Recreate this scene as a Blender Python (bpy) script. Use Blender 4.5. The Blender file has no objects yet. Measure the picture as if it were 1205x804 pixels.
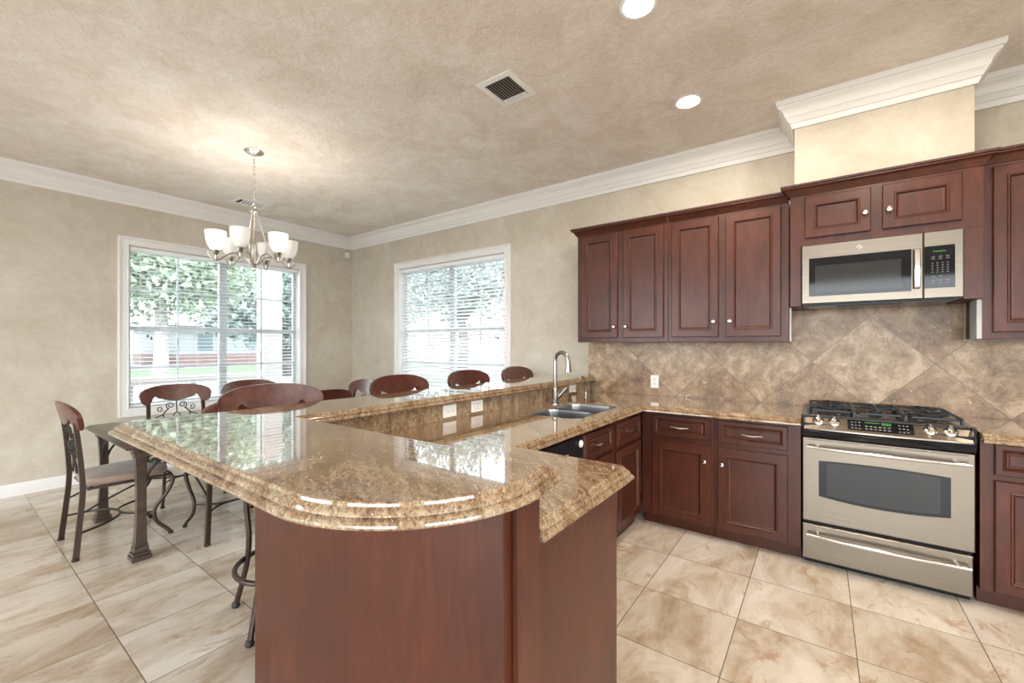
import bpy, bmesh, math, random
from mathutils import Vector, Matrix
from mathutils.geometry import tessellate_polygon
random.seed(7)
S = bpy.context.scene
COL = S.collection
PI = math.pi
R = math.radians

# ------------------------------------------------------------------ camera
cam_d = bpy.data.cameras.new('camera')
cam = bpy.data.objects.new('camera', cam_d)
COL.objects.link(cam)
cam.location = (5.917, -3.89, 1.37)
cam.rotation_euler = (R(90), 0, 0.62899)
cam_d.sensor_width = 36
cam_d.lens = 500.0 / 1205 * 36
cam_d.shift_y = 4.0 / 1205
cam_d.clip_start = 0.02
cam_d.clip_end = 300
S.camera = cam

# ------------------------------------------------------------------ world / exposure
S.view_settings.view_transform = 'Standard'
S.view_settings.look = 'None'
S.view_settings.exposure = 0.2
S.view_settings.gamma = 1.0
S.view_settings.use_curve_mapping = False
W = bpy.data.worlds.new('sky')
S.world = W
W.use_nodes = True
bg = W.node_tree.nodes['Background']
bg.inputs[0].default_value = (0.86, 0.94, 1.0, 1)
bg.inputs[1].default_value = 8.5


def area_light(name, loc, rot, sx, sy, power, color):
    d = bpy.data.lights.new(name, 'AREA')
    d.shape = 'RECTANGLE'
    d.size = sx
    d.size_y = sy
    d.energy = power
    d.color = color
    o = bpy.data.objects.new(name, d)
    COL.objects.link(o)
    o.location = loc
    o.rotation_euler = rot
    return o


# added fill lights in unseen wall openings behind the camera, tinted like daylight
FILL_COL = (0.98, 0.985, 1.0)
area_light('fill_front_west', (2.6, -7.52, 1.45), (R(90), 0, 0), 2.6, 2.2, 17, FILL_COL)
area_light('fill_front_east', (6.5, -7.52, 1.45), (R(90), 0, 0), 3.0, 2.2, 13, FILL_COL)
area_light('fill_east', (8.72, -4.6, 1.45), (R(90), 0, R(90)), 2.6, 2.2, 9, FILL_COL)
sun_d = bpy.data.lights.new('sun', 'SUN')
sun_d.energy = 2.0
sun_d.angle = R(15)
sun_d.color = (1.0, 0.96, 0.9)
sun = bpy.data.objects.new('sun', sun_d)
COL.objects.link(sun)
sun.rotation_euler = (R(48), 0, R(60))


# ------------------------------------------------------------------ materials
def new_mat(name):
    m = bpy.data.materials.new(name)
    m.use_nodes = True
    nt = m.node_tree
    b = nt.nodes['Principled BSDF']
    return m, nt, b


def N(nt, t, **k):
    n = nt.nodes.new(t)
    for a, v in k.items():
        setattr(n, a, v)
    return n


def ramp(nt, stops, fac=None):
    r = nt.nodes.new('ShaderNodeValToRGB')
    cr = r.color_ramp
    while len(cr.elements) < len(stops):
        cr.elements.new(0.5)
    for e, (p, c) in zip(cr.elements, stops):
        e.position = p
        e.color = (c[0], c[1], c[2], 1)
    if fac is not None:
        nt.links.new(fac, r.inputs[0])
    return r.outputs[0]


def noise(nt, vec, scale, detail=4, rough=0.6, dist=0.0):
    n = nt.nodes.new('ShaderNodeTexNoise')
    n.inputs['Scale'].default_value = scale
    n.inputs['Detail'].default_value = detail
    n.inputs['Roughness'].default_value = rough
    n.inputs['Distortion'].default_value = dist
    if vec is not None:
        nt.links.new(vec, n.inputs['Vector'])
    return n.outputs['Fac']


def position(nt):
    return nt.nodes.new('ShaderNodeNewGeometry').outputs['Position']


def objco(nt):
    return nt.nodes.new('ShaderNodeTexCoord').outputs['Object']


def mapping(nt, vec, scale=(1, 1, 1), rot=(0, 0, 0), loc=(0, 0, 0)):
    m = nt.nodes.new('ShaderNodeMapping')
    m.inputs['Scale'].default_value = scale
    m.inputs['Rotation'].default_value = rot
    m.inputs['Location'].default_value = loc
    nt.links.new(vec, m.inputs['Vector'])
    return m.outputs[0]


def mix(nt, a, b, fac, mode='MIX'):
    m = nt.nodes.new('ShaderNodeMix')
    m.data_type = 'RGBA'
    m.blend_type = mode
    for s, v in ((m.inputs[6], a), (m.inputs[7], b)):
        if isinstance(v, tuple):
            s.default_value = (v[0], v[1], v[2], 1)
        else:
            nt.links.new(v, s)
    if isinstance(fac, (int, float)):
        m.inputs[0].default_value = fac
    else:
        nt.links.new(fac, m.inputs[0])
    return m.outputs[2]


def bump(nt, b, height, strength, dist=0.01):
    n = nt.nodes.new('ShaderNodeBump')
    n.inputs['Strength'].default_value = strength
    n.inputs['Distance'].default_value = dist
    nt.links.new(height, n.inputs['Height'])
    nt.links.new(n.outputs[0], b.inputs['Normal'])


def simple(name, col, rough=0.5, metal=0.0, coat=0.0, spec=0.5, emit=None, estr=0.0):
    m, nt, b = new_mat(name)
    b.inputs['Base Color'].default_value = (*col, 1)
    b.inputs['Roughness'].default_value = rough
    b.inputs['Metallic'].default_value = metal
    b.inputs['Coat Weight'].default_value = coat
    b.inputs['Specular IOR Level'].default_value = spec
    if emit:
        b.inputs['Emission Color'].default_value = (*emit, 1)
        b.inputs['Emission Strength'].default_value = estr
    return m


def mat_plaster(name, c0, c1, c2, bscale, bstr, mot=1.6, fine=7):
    m, nt, b = new_mat(name)
    p = position(nt)
    f = noise(nt, p, mot, 9, 0.72, 0.6)
    c = ramp(nt, [(0.36, c0), (0.5, c1), (0.63, c2)], f)
    f2 = noise(nt, p, fine, 8, 0.75, 1.0)
    c = mix(nt, c, ramp(nt, [(0.35, (0.80, 0.77, 0.72)), (0.6, (1, 1, 1))], f2), 0.45, 'MULTIPLY')
    nt.links.new(c, b.inputs['Base Color'])
    b.inputs['Roughness'].default_value = 0.75
    h = noise(nt, p, bscale, 6, 0.65, 0.8)
    bump(nt, b, h, bstr, 0.012)
    return m


M = {}
M['wall'] = mat_plaster('tan_plaster', (0.52, 0.46, 0.365), (0.575, 0.52, 0.43), (0.62, 0.57, 0.485), 14, 0.12)
M['ceiling'] = mat_plaster('textured_ceiling', (0.74, 0.66, 0.575), (0.82, 0.755, 0.68), (0.88, 0.835, 0.775), 26, 0.9, 2.6, 16)
M['white'] = simple('white_trim_paint', (0.80, 0.78, 0.75), 0.4)
M['vinyl'] = simple('window_vinyl', (0.55, 0.58, 0.60), 0.4)
M['slat'] = simple('blind_slat_white', (0.90, 0.91, 0.92), 0.4)
M['cord'] = simple('blind_cord', (0.75, 0.75, 0.73), 0.8)
M['tassel'] = simple('dark_tassel', (0.12, 0.09, 0.07), 0.5)
M['steel_plain'] = simple('polished_nickel', (0.72, 0.70, 0.67), 0.16, 1.0)
M['nickel'] = simple('brushed_nickel', (0.60, 0.57, 0.53), 0.26, 1.0)
M['tapsteel'] = simple('satin_tap_steel', (0.33, 0.32, 0.31), 0.22, 1.0)
M['sinksteel'] = simple('satin_sink_steel', (0.30, 0.30, 0.30), 0.28, 1.0)
M['black'] = simple('black_enamel', (0.008, 0.009, 0.012), 0.16, spec=0.3)
M['blackglass'] = simple('black_glass', (0.008, 0.008, 0.010), 0.05, spec=0.3)
M['greyglass'] = simple('smoked_glass', (0.030, 0.030, 0.030), 0.08, spec=0.3)
M['iron'] = simple('cast_iron', (0.018, 0.020, 0.024), 0.38)
M['bronze'] = simple('bronze_metal', (0.060, 0.038, 0.028), 0.36, 0.55)
M['darkiron'] = simple('scroll_iron', (0.030, 0.024, 0.020), 0.42, 0.6)
M['plate'] = simple('white_plastic', (0.86, 0.84, 0.80), 0.35)
M['slot'] = simple('socket_slot', (0.10, 0.09, 0.08), 0.5)
M['keys'] = simple('grey_key_print', (0.20, 0.20, 0.20), 0.5)
M['green'] = simple('green_display', (0.02, 0.10, 0.02), 0.4, emit=(0.25, 0.9, 0.15), estr=0.16)
M['lens'] = simple('lit_lamp_lens', (1, 1, 1), 0.5, emit=(1.0, 0.95, 0.88), estr=9)
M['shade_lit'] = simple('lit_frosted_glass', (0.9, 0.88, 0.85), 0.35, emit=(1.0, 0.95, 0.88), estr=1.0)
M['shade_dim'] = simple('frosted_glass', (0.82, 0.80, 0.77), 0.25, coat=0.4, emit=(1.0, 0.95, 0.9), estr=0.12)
M['filler'] = simple('pale_filler_strip', (0.45, 0.45, 0.45), 0.5)
M['rubber'] = simple('black_plastic', (0.02, 0.02, 0.02), 0.6)
M['vent'] = simple('vent_white', (0.82, 0.81, 0.78), 0.35)
M['duct'] = simple('dark_duct', (0.05, 0.045, 0.04), 0.9)


def mat_wood(name, dark, mid, light, rough, coat, axis='z'):
    m, nt, b = new_mat(name)
    p = position(nt)
    sc = {'z': (7, 7, 1.6), 'x': (1.6, 7, 7), 'y': (7, 1.6, 7)}[axis]
    f = noise(nt, mapping(nt, p, sc), 3.0, 6, 0.6, 0.9)
    c = ramp(nt, [(0.28, dark), (0.52, mid), (0.75, light)], f)
    f2 = noise(nt, p, 2.5, 3, 0.5)
    c = mix(nt, c, ramp(nt, [(0.35, (0.72, 0.66, 0.66)), (0.65, (1.1, 1.05, 1.0))], f2), 0.7, 'MULTIPLY')
    nt.links.new(c, b.inputs['Base Color'])
    b.inputs['Roughness'].default_value = rough
    b.inputs['Coat Weight'].default_value = coat
    b.inputs['Coat Roughness'].default_value = 0.22
    b.inputs['Specular IOR Level'].default_value = 0.38
    return m


M['cherry'] = mat_wood('dark_cherry_wood', (0.050, 0.0130, 0.0066), (0.072, 0.0182, 0.0084), (0.102, 0.0265, 0.0120), 0.36, 0.14)
M['crest'] = mat_wood('mahogany_crest', (0.060, 0.018, 0.013), (0.110, 0.032, 0.020), (0.160, 0.050, 0.030), 0.30, 0.4, 'x')
M['tablewood'] = mat_wood('table_wood', (0.045, 0.030, 0.023), (0.070, 0.048, 0.037), (0.10, 0.072, 0.055), 0.30, 0.35, 'y')


def mat_granite():
    m, nt, b = new_mat('polished_granite')
    p = position(nt)
    w = mapping(nt, p, (1, 1, 1), (0, 0, R(32)))
    flow = noise(nt, mapping(nt, w, (3.2, 10.0, 5)), 1.8, 12, 0.80, 0.4)
    base = ramp(nt, [(0.30, (0.075, 0.056, 0.042)), (0.42, (0.20, 0.122, 0.068)), (0.50, (0.29, 0.200, 0.123)),
                     (0.58, (0.37, 0.290, 0.200)), (0.72, (0.23, 0.200, 0.162))], flow)
    med = noise(nt, mapping(nt, w, (1, 1.8, 1.5)), 75, 8, 0.8, 0.3)
    base = mix(nt, base, ramp(nt, [(0.36, (0.30, 0.25, 0.21)), (0.50, (0.95, 0.92, 0.88)), (0.64, (1.5, 1.42, 1.3))], med), 1.0, 'MULTIPLY')
    sp = noise(nt, p, 95, 5, 0.7, 0.2)
    spm = ramp(nt, [(0.34, (1, 1, 1)), (0.42, (0, 0, 0))], sp)
    patch = noise(nt, w, 6, 3, 0.6, 0.6)
    spm = mix(nt, spm, ramp(nt, [(0.42, (0, 0, 0)), (0.55, (1, 1, 1))], patch), 0.8, 'MULTIPLY')
    base = mix(nt, base, (0.035, 0.032, 0.030), spm)
    g = nt.nodes.new('ShaderNodeTexVoronoi')
    g.inputs['Scale'].default_value = 70
    nt.links.new(p, g.inputs['Vector'])
    gm = ramp(nt, [(0.10, (1, 1, 1)), (0.18, (0, 0, 0))], g.outputs['Distance'])
    base = mix(nt, base, (0.60, 0.50, 0.37), mix(nt, gm, (0.5, 0.5, 0.5), 0.5, 'MULTIPLY'))
    nt.links.new(base, b.inputs['Base Color'])
    b.inputs['Roughness'].default_value = 0.05
    b.inputs['Specular IOR Level'].default_value = 0.6
    b.inputs['Coat Weight'].default_value = 0.7
    b.inputs['Coat IOR'].default_value = 1.5
    b.inputs['Coat Roughness'].default_value = 0.02
    return m


M['granite'] = mat_granite()


def mat_floor():
    m, nt, b = new_mat('travertine_floor_tile')
    p = position(nt)
    v = mapping(nt, p, loc=(-5.113, 1.042, 0))
    br = nt.nodes.new('ShaderNodeTexBrick')
    br.offset = 0.0
    br.squash = 1.0
    br.inputs['Scale'].default_value = 1.0
    br.inputs['Brick Width'].default_value = 0.4655
    br.inputs['Row Height'].default_value = 0.4655
    br.inputs['Mortar Size'].default_value = 0.0022
    br.inputs['Mortar Smooth'].default_value = 0.1
    br.inputs['Color1'].default_value = (1, 1, 1, 1)
    br.inputs['Color2'].default_value = (0, 0, 0, 1)
    br.inputs['Mortar'].default_value = (0.5, 0.5, 0.5, 1)
    nt.links.new(v, br.inputs['Vector'])
    # shift the veining tile by tile
    off = nt.nodes.new('ShaderNodeVectorMath')
    off.operation = 'MULTIPLY_ADD'
    nt.links.new(br.outputs['Color'], off.inputs[0])
    off.inputs[1].default_value = (5.3, 9.1, 3.7)
    nt.links.new(p, off.inputs[2])
    q = off.outputs[0]
    f = noise(nt, mapping(nt, q, (3.2, 1.4, 1)), 1.4, 9, 0.66, 0.5)
    c = ramp(nt, [(0.34, (0.40, 0.31, 0.225)), (0.44, (0.51, 0.43, 0.345)), (0.53, (0.60, 0.535, 0.46)), (0.64, (0.68, 0.63, 0.565))], f)
    f2 = noise(nt, mapping(nt, q, (2.0, 1.0, 1)), 4.0, 12, 0.75, 0.6)
    vein = ramp(nt, [(0.55, (0, 0, 0)), (0.64, (1, 1, 1))], f2)
    c = mix(nt, c, (0.40, 0.26, 0.16), mix(nt, vein, (0.8, 0.8, 0.8), 1.0, 'MULTIPLY'))
    tint = ramp(nt, [(0.0, (0.86, 0.81, 0.75)), (0.5, (0.96, 0.93, 0.90)), (1.0, (1.06, 1.05, 1.04))], br.outputs['Color'])
    c = mix(nt, c, tint, 1.0, 'MULTIPLY')
    c = mix(nt, c, (0.16, 0.12, 0.09), br.outputs['Fac'])
    nt.links.new(c, b.inputs['Base Color'])
    rr = ramp(nt, [(0.3, (0.12, 0.12, 0.12)), (0.7, (0.24, 0.24, 0.24))], f2)
    nt.links.new(rr, b.inputs['Roughness'])
    b.inputs['Specular IOR Level'].default_value = 0.55
    inv = nt.nodes.new('ShaderNodeMath')
    inv.operation = 'SUBTRACT'
    inv.inputs[0].default_value = 1.0
    nt.links.new(br.outputs['Fac'], inv.inputs[1])
    bump(nt, b, inv.outputs[0], 0.25, 0.002)
    return m


M['floor'] = mat_floor()


def mat_backsplash():
    m, nt, b = new_mat('diagonal_travertine_backsplash')
    p = position(nt)
    sep = nt.nodes.new('ShaderNodeSeparateXYZ')
    nt.links.new(p, sep.inputs[0])
    com = nt.nodes.new('ShaderNodeCombineXYZ')
    nt.links.new(sep.outputs[0], com.inputs[0])
    nt.links.new(sep.outputs[2], com.inputs[1])
    v0 = mapping(nt, com.outputs[0], loc=(-5.533, -0.914, 0))
    v = mapping(nt, v0, rot=(0, 0, R(45)))
    br = nt.nodes.new('ShaderNodeTexBrick')
    br.offset = 0.0
    br.inputs['Scale'].default_value = 1.0
    br.inputs['Brick Width'].default_value = 0.4667
    br.inputs['Row Height'].default_value = 0.4667
    br.inputs['Mortar Size'].default_value = 0.0018
    br.inputs['Color1'].default_value = (1, 1, 1, 1)
    br.inputs['Color2'].default_value = (0, 0, 0, 1)
    br.inputs['Mortar'].default_value = (0.5, 0.5, 0.5, 1)
    nt.links.new(v, br.inputs['Vector'])
    ck = nt.nodes.new('ShaderNodeTexChecker')
    ck.inputs['Scale'].default_value = 1.0
    ck.inputs['Color1'].default_value = (1, 1, 1, 1)
    ck.inputs['Color2'].default_value = (0, 0, 0, 1)
    nt.links.new(mapping(nt, v, (1 / 0.4667, 1 / 0.4667, 1), loc=(0, 0, 0.5)), ck.inputs['Vector'])
    off = nt.nodes.new('ShaderNodeVectorMath')
    off.operation = 'MULTIPLY_ADD'
    nt.links.new(br.outputs['Color'], off.inputs[0])
    off.inputs[1].default_value = (4.1, 7.7, 2.9)
    nt.links.new(p, off.inputs[2])
    q = off.outputs[0]
    f = noise(nt, q, 7.5, 12, 0.80, 0.4)
    lightc = ramp(nt, [(0.38, (0.22, 0.137, 0.075)), (0.5, (0.42, 0.290, 0.170)), (0.60, (0.60, 0.455, 0.30))], f)
    darkc = ramp(nt, [(0.38, (0.12, 0.066, 0.034)), (0.5, (0.26, 0.148, 0.076)), (0.60, (0.40, 0.26, 0.155))], f)
    ckf = ramp(nt, [(0.0, (0.18, 0.18, 0.18)), (1.0, (0.72, 0.72, 0.72))], ck.outputs['Color'])
    ckf = mix(nt, ckf, br.outputs['Color'], 0.30)
    c = mix(nt, darkc, lightc, ckf)
    sp = noise(nt, p, 26, 4, 0.6, 0.8)
    c = mix(nt, c, (0.66, 0.56, 0.44), ramp(nt, [(0.66, (0, 0, 0)), (0.71, (1, 1, 1))], sp))
    c = mix(nt, c, (0.12, 0.085, 0.06), br.outputs['Fac'])
    nt.links.new(c, b.inputs['Base Color'])
    b.inputs['Roughness'].default_value = 0.34
    return m


M['splash'] = mat_backsplash()


def mat_steel():
    m, nt, b = new_mat('brushed_stainless')
    p = objco(nt)
    f = noise(nt, mapping(nt, p, (1.0, 1.0, 140)), 3, 3, 0.6)
    c = ramp(nt, [(0.3, (0.195, 0.165, 0.132)), (0.7, (0.26, 0.222, 0.180))], f)
    nt.links.new(c, b.inputs['Base Color'])
    b.inputs['Metallic'].default_value = 1.0
    b.inputs['Roughness'].default_value = 0.30
    return m


M['steel'] = mat_steel()


def mat_fabric():
    m, nt, b = new_mat('tan_suede_fabric')
    p = objco(nt)
    f = noise(nt, p, 9, 6, 0.7, 0.4)
    c = ramp(nt, [(0.3, (0.24, 0.165, 0.12)), (0.7, (0.36, 0.26, 0.20))], f)
    nt.links.new(c, b.inputs['Base Color'])
    b.inputs['Roughness'].default_value = 0.85
    b.inputs['Sheen Weight'].default_value = 0.3
    bump(nt, b, noise(nt, p, 300, 2), 0.15, 0.002)
    return m


M['fabric'] = mat_fabric()


def mat_glass():
    m = bpy.data.materials.new('window_glass')
    m.use_nodes = True
    nt = m.node_tree
    nt.nodes.remove(nt.nodes['Principled BSDF'])
    out = nt.nodes['Material Output']
    tr = nt.nodes.new('ShaderNodeBsdfTransparent')
    tr.inputs[0].default_value = (0.95, 0.97, 0.97, 1)
    gl = nt.nodes.new('ShaderNodeBsdfGlossy')
    gl.inputs['Roughness'].default_value = 0.02
    fr = nt.nodes.new('ShaderNodeFresnel')
    fr.inputs[0].default_value = 1.3
    mx = nt.nodes.new('ShaderNodeMixShader')
    nt.links.new(fr.outputs[0], mx.inputs[0])
    nt.links.new(tr.outputs[0], mx.inputs[1])
    nt.links.new(gl.outputs[0], mx.inputs[2])
    nt.links.new(mx.outputs[0], out.inputs[0])
    return m


M['glass'] = mat_glass()


def mat_noise2(name, a, b_, scale, rough=0.9, bstr=0.0):
    m, nt, b = new_mat(name)
    p = position(nt)
    f = noise(nt, p, scale, 6, 0.7)
    nt.links.new(ramp(nt, [(0.35, a), (0.65, b_)], f), b.inputs['Base Color'])
    b.inputs['Roughness'].default_value = rough
    return m


M['grass'] = mat_noise2('lawn_grass', (0.055, 0.10, 0.04), (0.09, 0.14, 0.06), 3)
M['concrete'] = mat_noise2('pale_concrete', (0.20, 0.198, 0.195), (0.25, 0.247, 0.243), 2)
M['leaf'] = mat_noise2('tree_leaves', (0.22, 0.27, 0.19), (0.36, 0.42, 0.32), 2.5)
M['leaf2'] = mat_noise2('blue_green_leaves', (0.19, 0.235, 0.22), (0.31, 0.36, 0.345), 2.5)
M['bark'] = mat_noise2('tree_bark', (0.08, 0.07, 0.065), (0.13, 0.12, 0.11), 6)
M['palebark'] = mat_noise2('pale_bark', (0.24, 0.225, 0.22), (0.34, 0.32, 0.31), 6)
M['porchpaint'] = simple('porch_paint', (0.30, 0.275, 0.26), 0.6)
M['roof'] = mat_noise2('shingle_roof', (0.10, 0.10, 0.105), (0.14, 0.14, 0.14), 5)
M['darkpane'] = simple('far_window_pane', (0.10, 0.13, 0.15), 0.15)


def mat_siding():
    m, nt, b = new_mat('grey_lap_siding')
    p = position(nt)
    wv = nt.nodes.new('ShaderNodeTexWave')
    wv.bands_direction = 'Z'
    wv.wave_profile = 'SAW'
    wv.inputs['Scale'].default_value = 1.6
    nt.links.new(p, wv.inputs['Vector'])
    c = ramp(nt, [(0.0, (0.15, 0.165, 0.17)), (0.12, (0.20, 0.215, 0.22)), (1.0, (0.22, 0.235, 0.24))], wv.outputs['Fac'])
    nt.links.new(c, b.inputs['Base Color'])
    b.inputs['Roughness'].default_value = 0.7
    return m


def mat_brick():
    m, nt, b = new_mat('red_brick')
    p = position(nt)
    sep = nt.nodes.new('ShaderNodeSeparateXYZ')
    nt.links.new(p, sep.inputs[0])
    ad = nt.nodes.new('ShaderNodeMath')
    nt.links.new(sep.outputs[0], ad.inputs[0])
    nt.links.new(sep.outputs[1], ad.inputs[1])
    com = nt.nodes.new('ShaderNodeCombineXYZ')
    nt.links.new(ad.outputs[0], com.inputs[0])
    nt.links.new(sep.outputs[2], com.inputs[1])
    br = nt.nodes.new('ShaderNodeTexBrick')
    br.inputs['Scale'].default_value = 4
    br.inputs['Color1'].default_value = (0.13, 0.065, 0.065, 1)
    br.inputs['Color2'].default_value = (0.16, 0.085, 0.08, 1)
    br.inputs['Mortar'].default_value = (0.2, 0.17, 0.16, 1)
    nt.links.new(com.outputs[0], br.inputs['Vector'])
    nt.links.new(br.outputs['Color'], b.inputs['Base Color'])
    b.inputs['Roughness'].default_value = 0.8
    return m


M['siding'] = mat_siding()
M['brick'] = mat_brick()


# ------------------------------------------------------------------ mesh helpers
class MB:
    def __init__(s):
        s.v = []
        s.f = []

    def add(s, vs, fs):
        n = len(s.v)
        s.v += [tuple(v) for v in vs]
        s.f += [tuple(i + n for i in f) for f in fs]
        return s

    def box(s, x0, x1, y0, y1, z0, z1, bev=0.0):
        if x0 > x1: x0, x1 = x1, x0
        if y0 > y1: y0, y1 = y1, y0
        if z0 > z1: z0, z1 = z1, z0
        if bev <= 0:
            vs = [(x, y, z) for x in (x0, x1) for y in (y0, y1) for z in (z0, z1)]
            return s.add(vs, [(0, 1, 3, 2), (4, 6, 7, 5), (0, 4, 5, 1), (2, 3, 7, 6), (0, 2, 6, 4), (1, 5, 7, 3)])
        bm = bmesh.new()
        bmesh.ops.create_cube(bm, size=1)
        for v in bm.verts:
            v.co = Vector(((x0 + x1) / 2 + v.co.x * (x1 - x0), (y0 + y1) / 2 + v.co.y * (y1 - y0), (z0 + z1) / 2 + v.co.z * (z1 - z0)))
        bev = min(bev, 0.45 * min(x1 - x0, y1 - y0, z1 - z0))
        bmesh.ops.bevel(bm, geom=bm.edges[:], offset=bev, segments=2, affect='EDGES', profile=0.5)
        return s.bm(bm)

    def bm(s, bm):
        bm.verts.index_update()
        s.add([v.co[:] for v in bm.verts], [[v.index for v in f.verts] for f in bm.faces])
        bm.free()
        return s

    def tube(s, pts, r, n=8, closed=False, smooth=0):
        pts = [Vector(p) for p in pts]
        if smooth:
            pts = catmull(pts, smooth, closed)
        m = len(pts)
        rad = r if callable(r) else (lambda t: r)
        rings = []
        prev = None
        for i, p in enumerate(pts):
            a = pts[(i - 1) % m] if (closed or i > 0) else pts[i]
            b = pts[(i + 1) % m] if (closed or i < m - 1) else pts[i]
            t = (b - a).normalized()
            if prev is None:
                h = Vector((0, 0, 1)) if abs(t.z) < 0.9 else Vector((1, 0, 0))
                nrm = (h - t * h.dot(t)).normalized()
            else:
                nrm = (prev - t * prev.dot(t)).normalized()
            prev = nrm
            bi = t.cross(nrm)
            rr = rad(i / max(1, m - 1))
            rings.append([p + nrm * math.cos(2 * PI * k / n) * rr + bi * math.sin(2 * PI * k / n) * rr for k in range(n)])
        vs = [v for rg in rings for v in rg]
        fs = []
        for i in range(m if closed else m - 1):
            j = (i + 1) % m
            for k in range(n):
                fs.append((i * n + k, i * n + (k + 1) % n, j * n + (k + 1) % n, j * n + k))
        if not closed:
            fs.append(tuple(range(n))[::-1])
            fs.append(tuple((m - 1) * n + k for k in range(n)))
        return s.add(vs, fs)

    def lathe(s, prof, c=(0, 0, 0), n=24, axis='z', closed=False):
        vs = []
        for r, z in prof:
            for k in range(n):
                a = 2 * PI * k / n
                x, y = r * math.cos(a), r * math.sin(a)
                if axis == 'z': v = (x, y, z)
                elif axis == 'y': v = (x, -z, y)
                else: v = (z, x, y)
                vs.append((v[0] + c[0], v[1] + c[1], v[2] + c[2]))
        fs = []
        for i in range(len(prof) - 1):
            for k in range(n):
                fs.append((i * n + k, i * n + (k + 1) % n, (i + 1) * n + (k + 1) % n, (i + 1) * n + k))
        fs.append(tuple(range(n))[::-1])
        fs.append(tuple((len(prof) - 1) * n + k for k in range(n)))
        return s.add(vs, fs)

    def rings(s, org, u, n, w, h, prof, cap=True, v=(0, 0, 1)):
        """nested rectangular rings: prof = [(inset, depth along n), ...]"""
        org, u, n, v = Vector(org), Vector(u), Vector(n), Vector(v)
        vs, fs = [], []
        for ins, d in prof:
            for a, b in ((ins, ins), (w - ins, ins), (w - ins, h - ins), (ins, h - ins)):
                vs.append(org + u * a + v * b + n * d)
        for i in range(len(prof) - 1):
            for k in range(4):
                fs.append((i * 4 + k, i * 4 + (k + 1) % 4, (i + 1) * 4 + (k + 1) % 4, (i + 1) * 4 + k))
        if cap:
            fs.append(tuple((len(prof) - 1) * 4 + k for k in range(4)))
            fs.append((3, 2, 1, 0))
        return s.add(vs, fs)

    def prism(s, poly, fn, d0, d1):
        """polygon (a,b) extruded; fn(a,b,d)->xyz"""
        n = len(poly)
        vs = [fn(a, b, d0) for a, b in poly] + [fn(a, b, d1) for a, b in poly]
        fs = [(i, (i + 1) % n, n + (i + 1) % n, n + i) for i in range(n)]
        tri = tessellate_polygon([[Vector((a, b, 0)) for a, b in poly]])
        fs += [tuple(t) for t in tri] + [tuple(n + i for i in t)[::-1] for t in tri]
        return s.add(vs, fs)

    def grid(s, fn, nu, nv, closeu=False):
        vs = [fn(i / nu, j / nv) for i in range(nu + (0 if closeu else 1)) for j in range(nv + 1)]
        fs = []
        for i in range(nu):
            i2 = (i + 1) % nu if closeu else i + 1
            for j in range(nv):
                fs.append((i * (nv + 1) + j, i2 * (nv + 1) + j, i2 * (nv + 1) + j + 1, i * (nv + 1) + j + 1))
        return s.add(vs, fs)


def catmull(p, k, closed=False):
    n = len(p)
    out = []
    rng = range(n) if closed else range(n - 1)
    for i in rng:
        if closed:
            a, b, c, d = p[(i - 1) % n], p[i], p[(i + 1) % n], p[(i + 2) % n]
        else:
            a, b, c, d = p[max(0, i - 1)], p[i], p[i + 1], p[min(n - 1, i + 2)]
        for j in range(k):
            t = j / k
            out.append(0.5 * ((2 * b) + (c - a) * t + (2 * a - 5 * b + 4 * c - d) * t * t + (3 * b - a - 3 * c + d) * t ** 3))
    if not closed:
        out.append(p[-1])
    return out


ORG = {}


def build(name, mb, mat, parent=None, angle=38):
    o0 = ORG.get(parent.name, Vector((0, 0, 0))) if parent else Vector((0, 0, 0))
    me = bpy.data.meshes.new(name)
    me.from_pydata([tuple(Vector(v) - o0) for v in mb.v], [], mb.f)
    bm = bmesh.new()
    bm.from_mesh(me)
    bmesh.ops.recalc_face_normals(bm, faces=bm.faces)
    bm.to_mesh(me)
    bm.free()
    me.materials.append(M[mat])
    for p in me.polygons:
        p.use_smooth = True
    me.set_sharp_from_angle(angle=R(angle))
    o = bpy.data.objects.new(name, me)
    COL.objects.link(o)
    if len(me.polygons) < 4000:
        wn = o.modifiers.new('weighted_normal', 'WEIGHTED_NORMAL')
        wn.keep_sharp = True
        wn.weight = 80
    if parent:
        o.parent = parent
        ORG[o.name] = o0
    return o


def tag(o, label, cat, group=None):
    o['label'] = label
    o['category'] = cat
    if group:
        o['group'] = group
    return o


def thing(name, label, cat, loc=(0, 0, 0), group=None):
    o = bpy.data.objects.new(name, None)
    o.empty_display_size = 0.1
    COL.objects.link(o)
    o.location = loc
    ORG[o.name] = Vector(loc)
    return tag(o, label, cat, group)


def struct(name, mb, mat):
    o = build(name, mb, mat)
    o['kind'] = 'structure'
    return o


def copy_tree(o, parent=None):
    c = o.copy()
    COL.objects.link(c)
    c.parent = parent
    for ch in [x for x in bpy.data.objects if x.parent == o]:
        copy_tree(ch, c)
    return c


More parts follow.
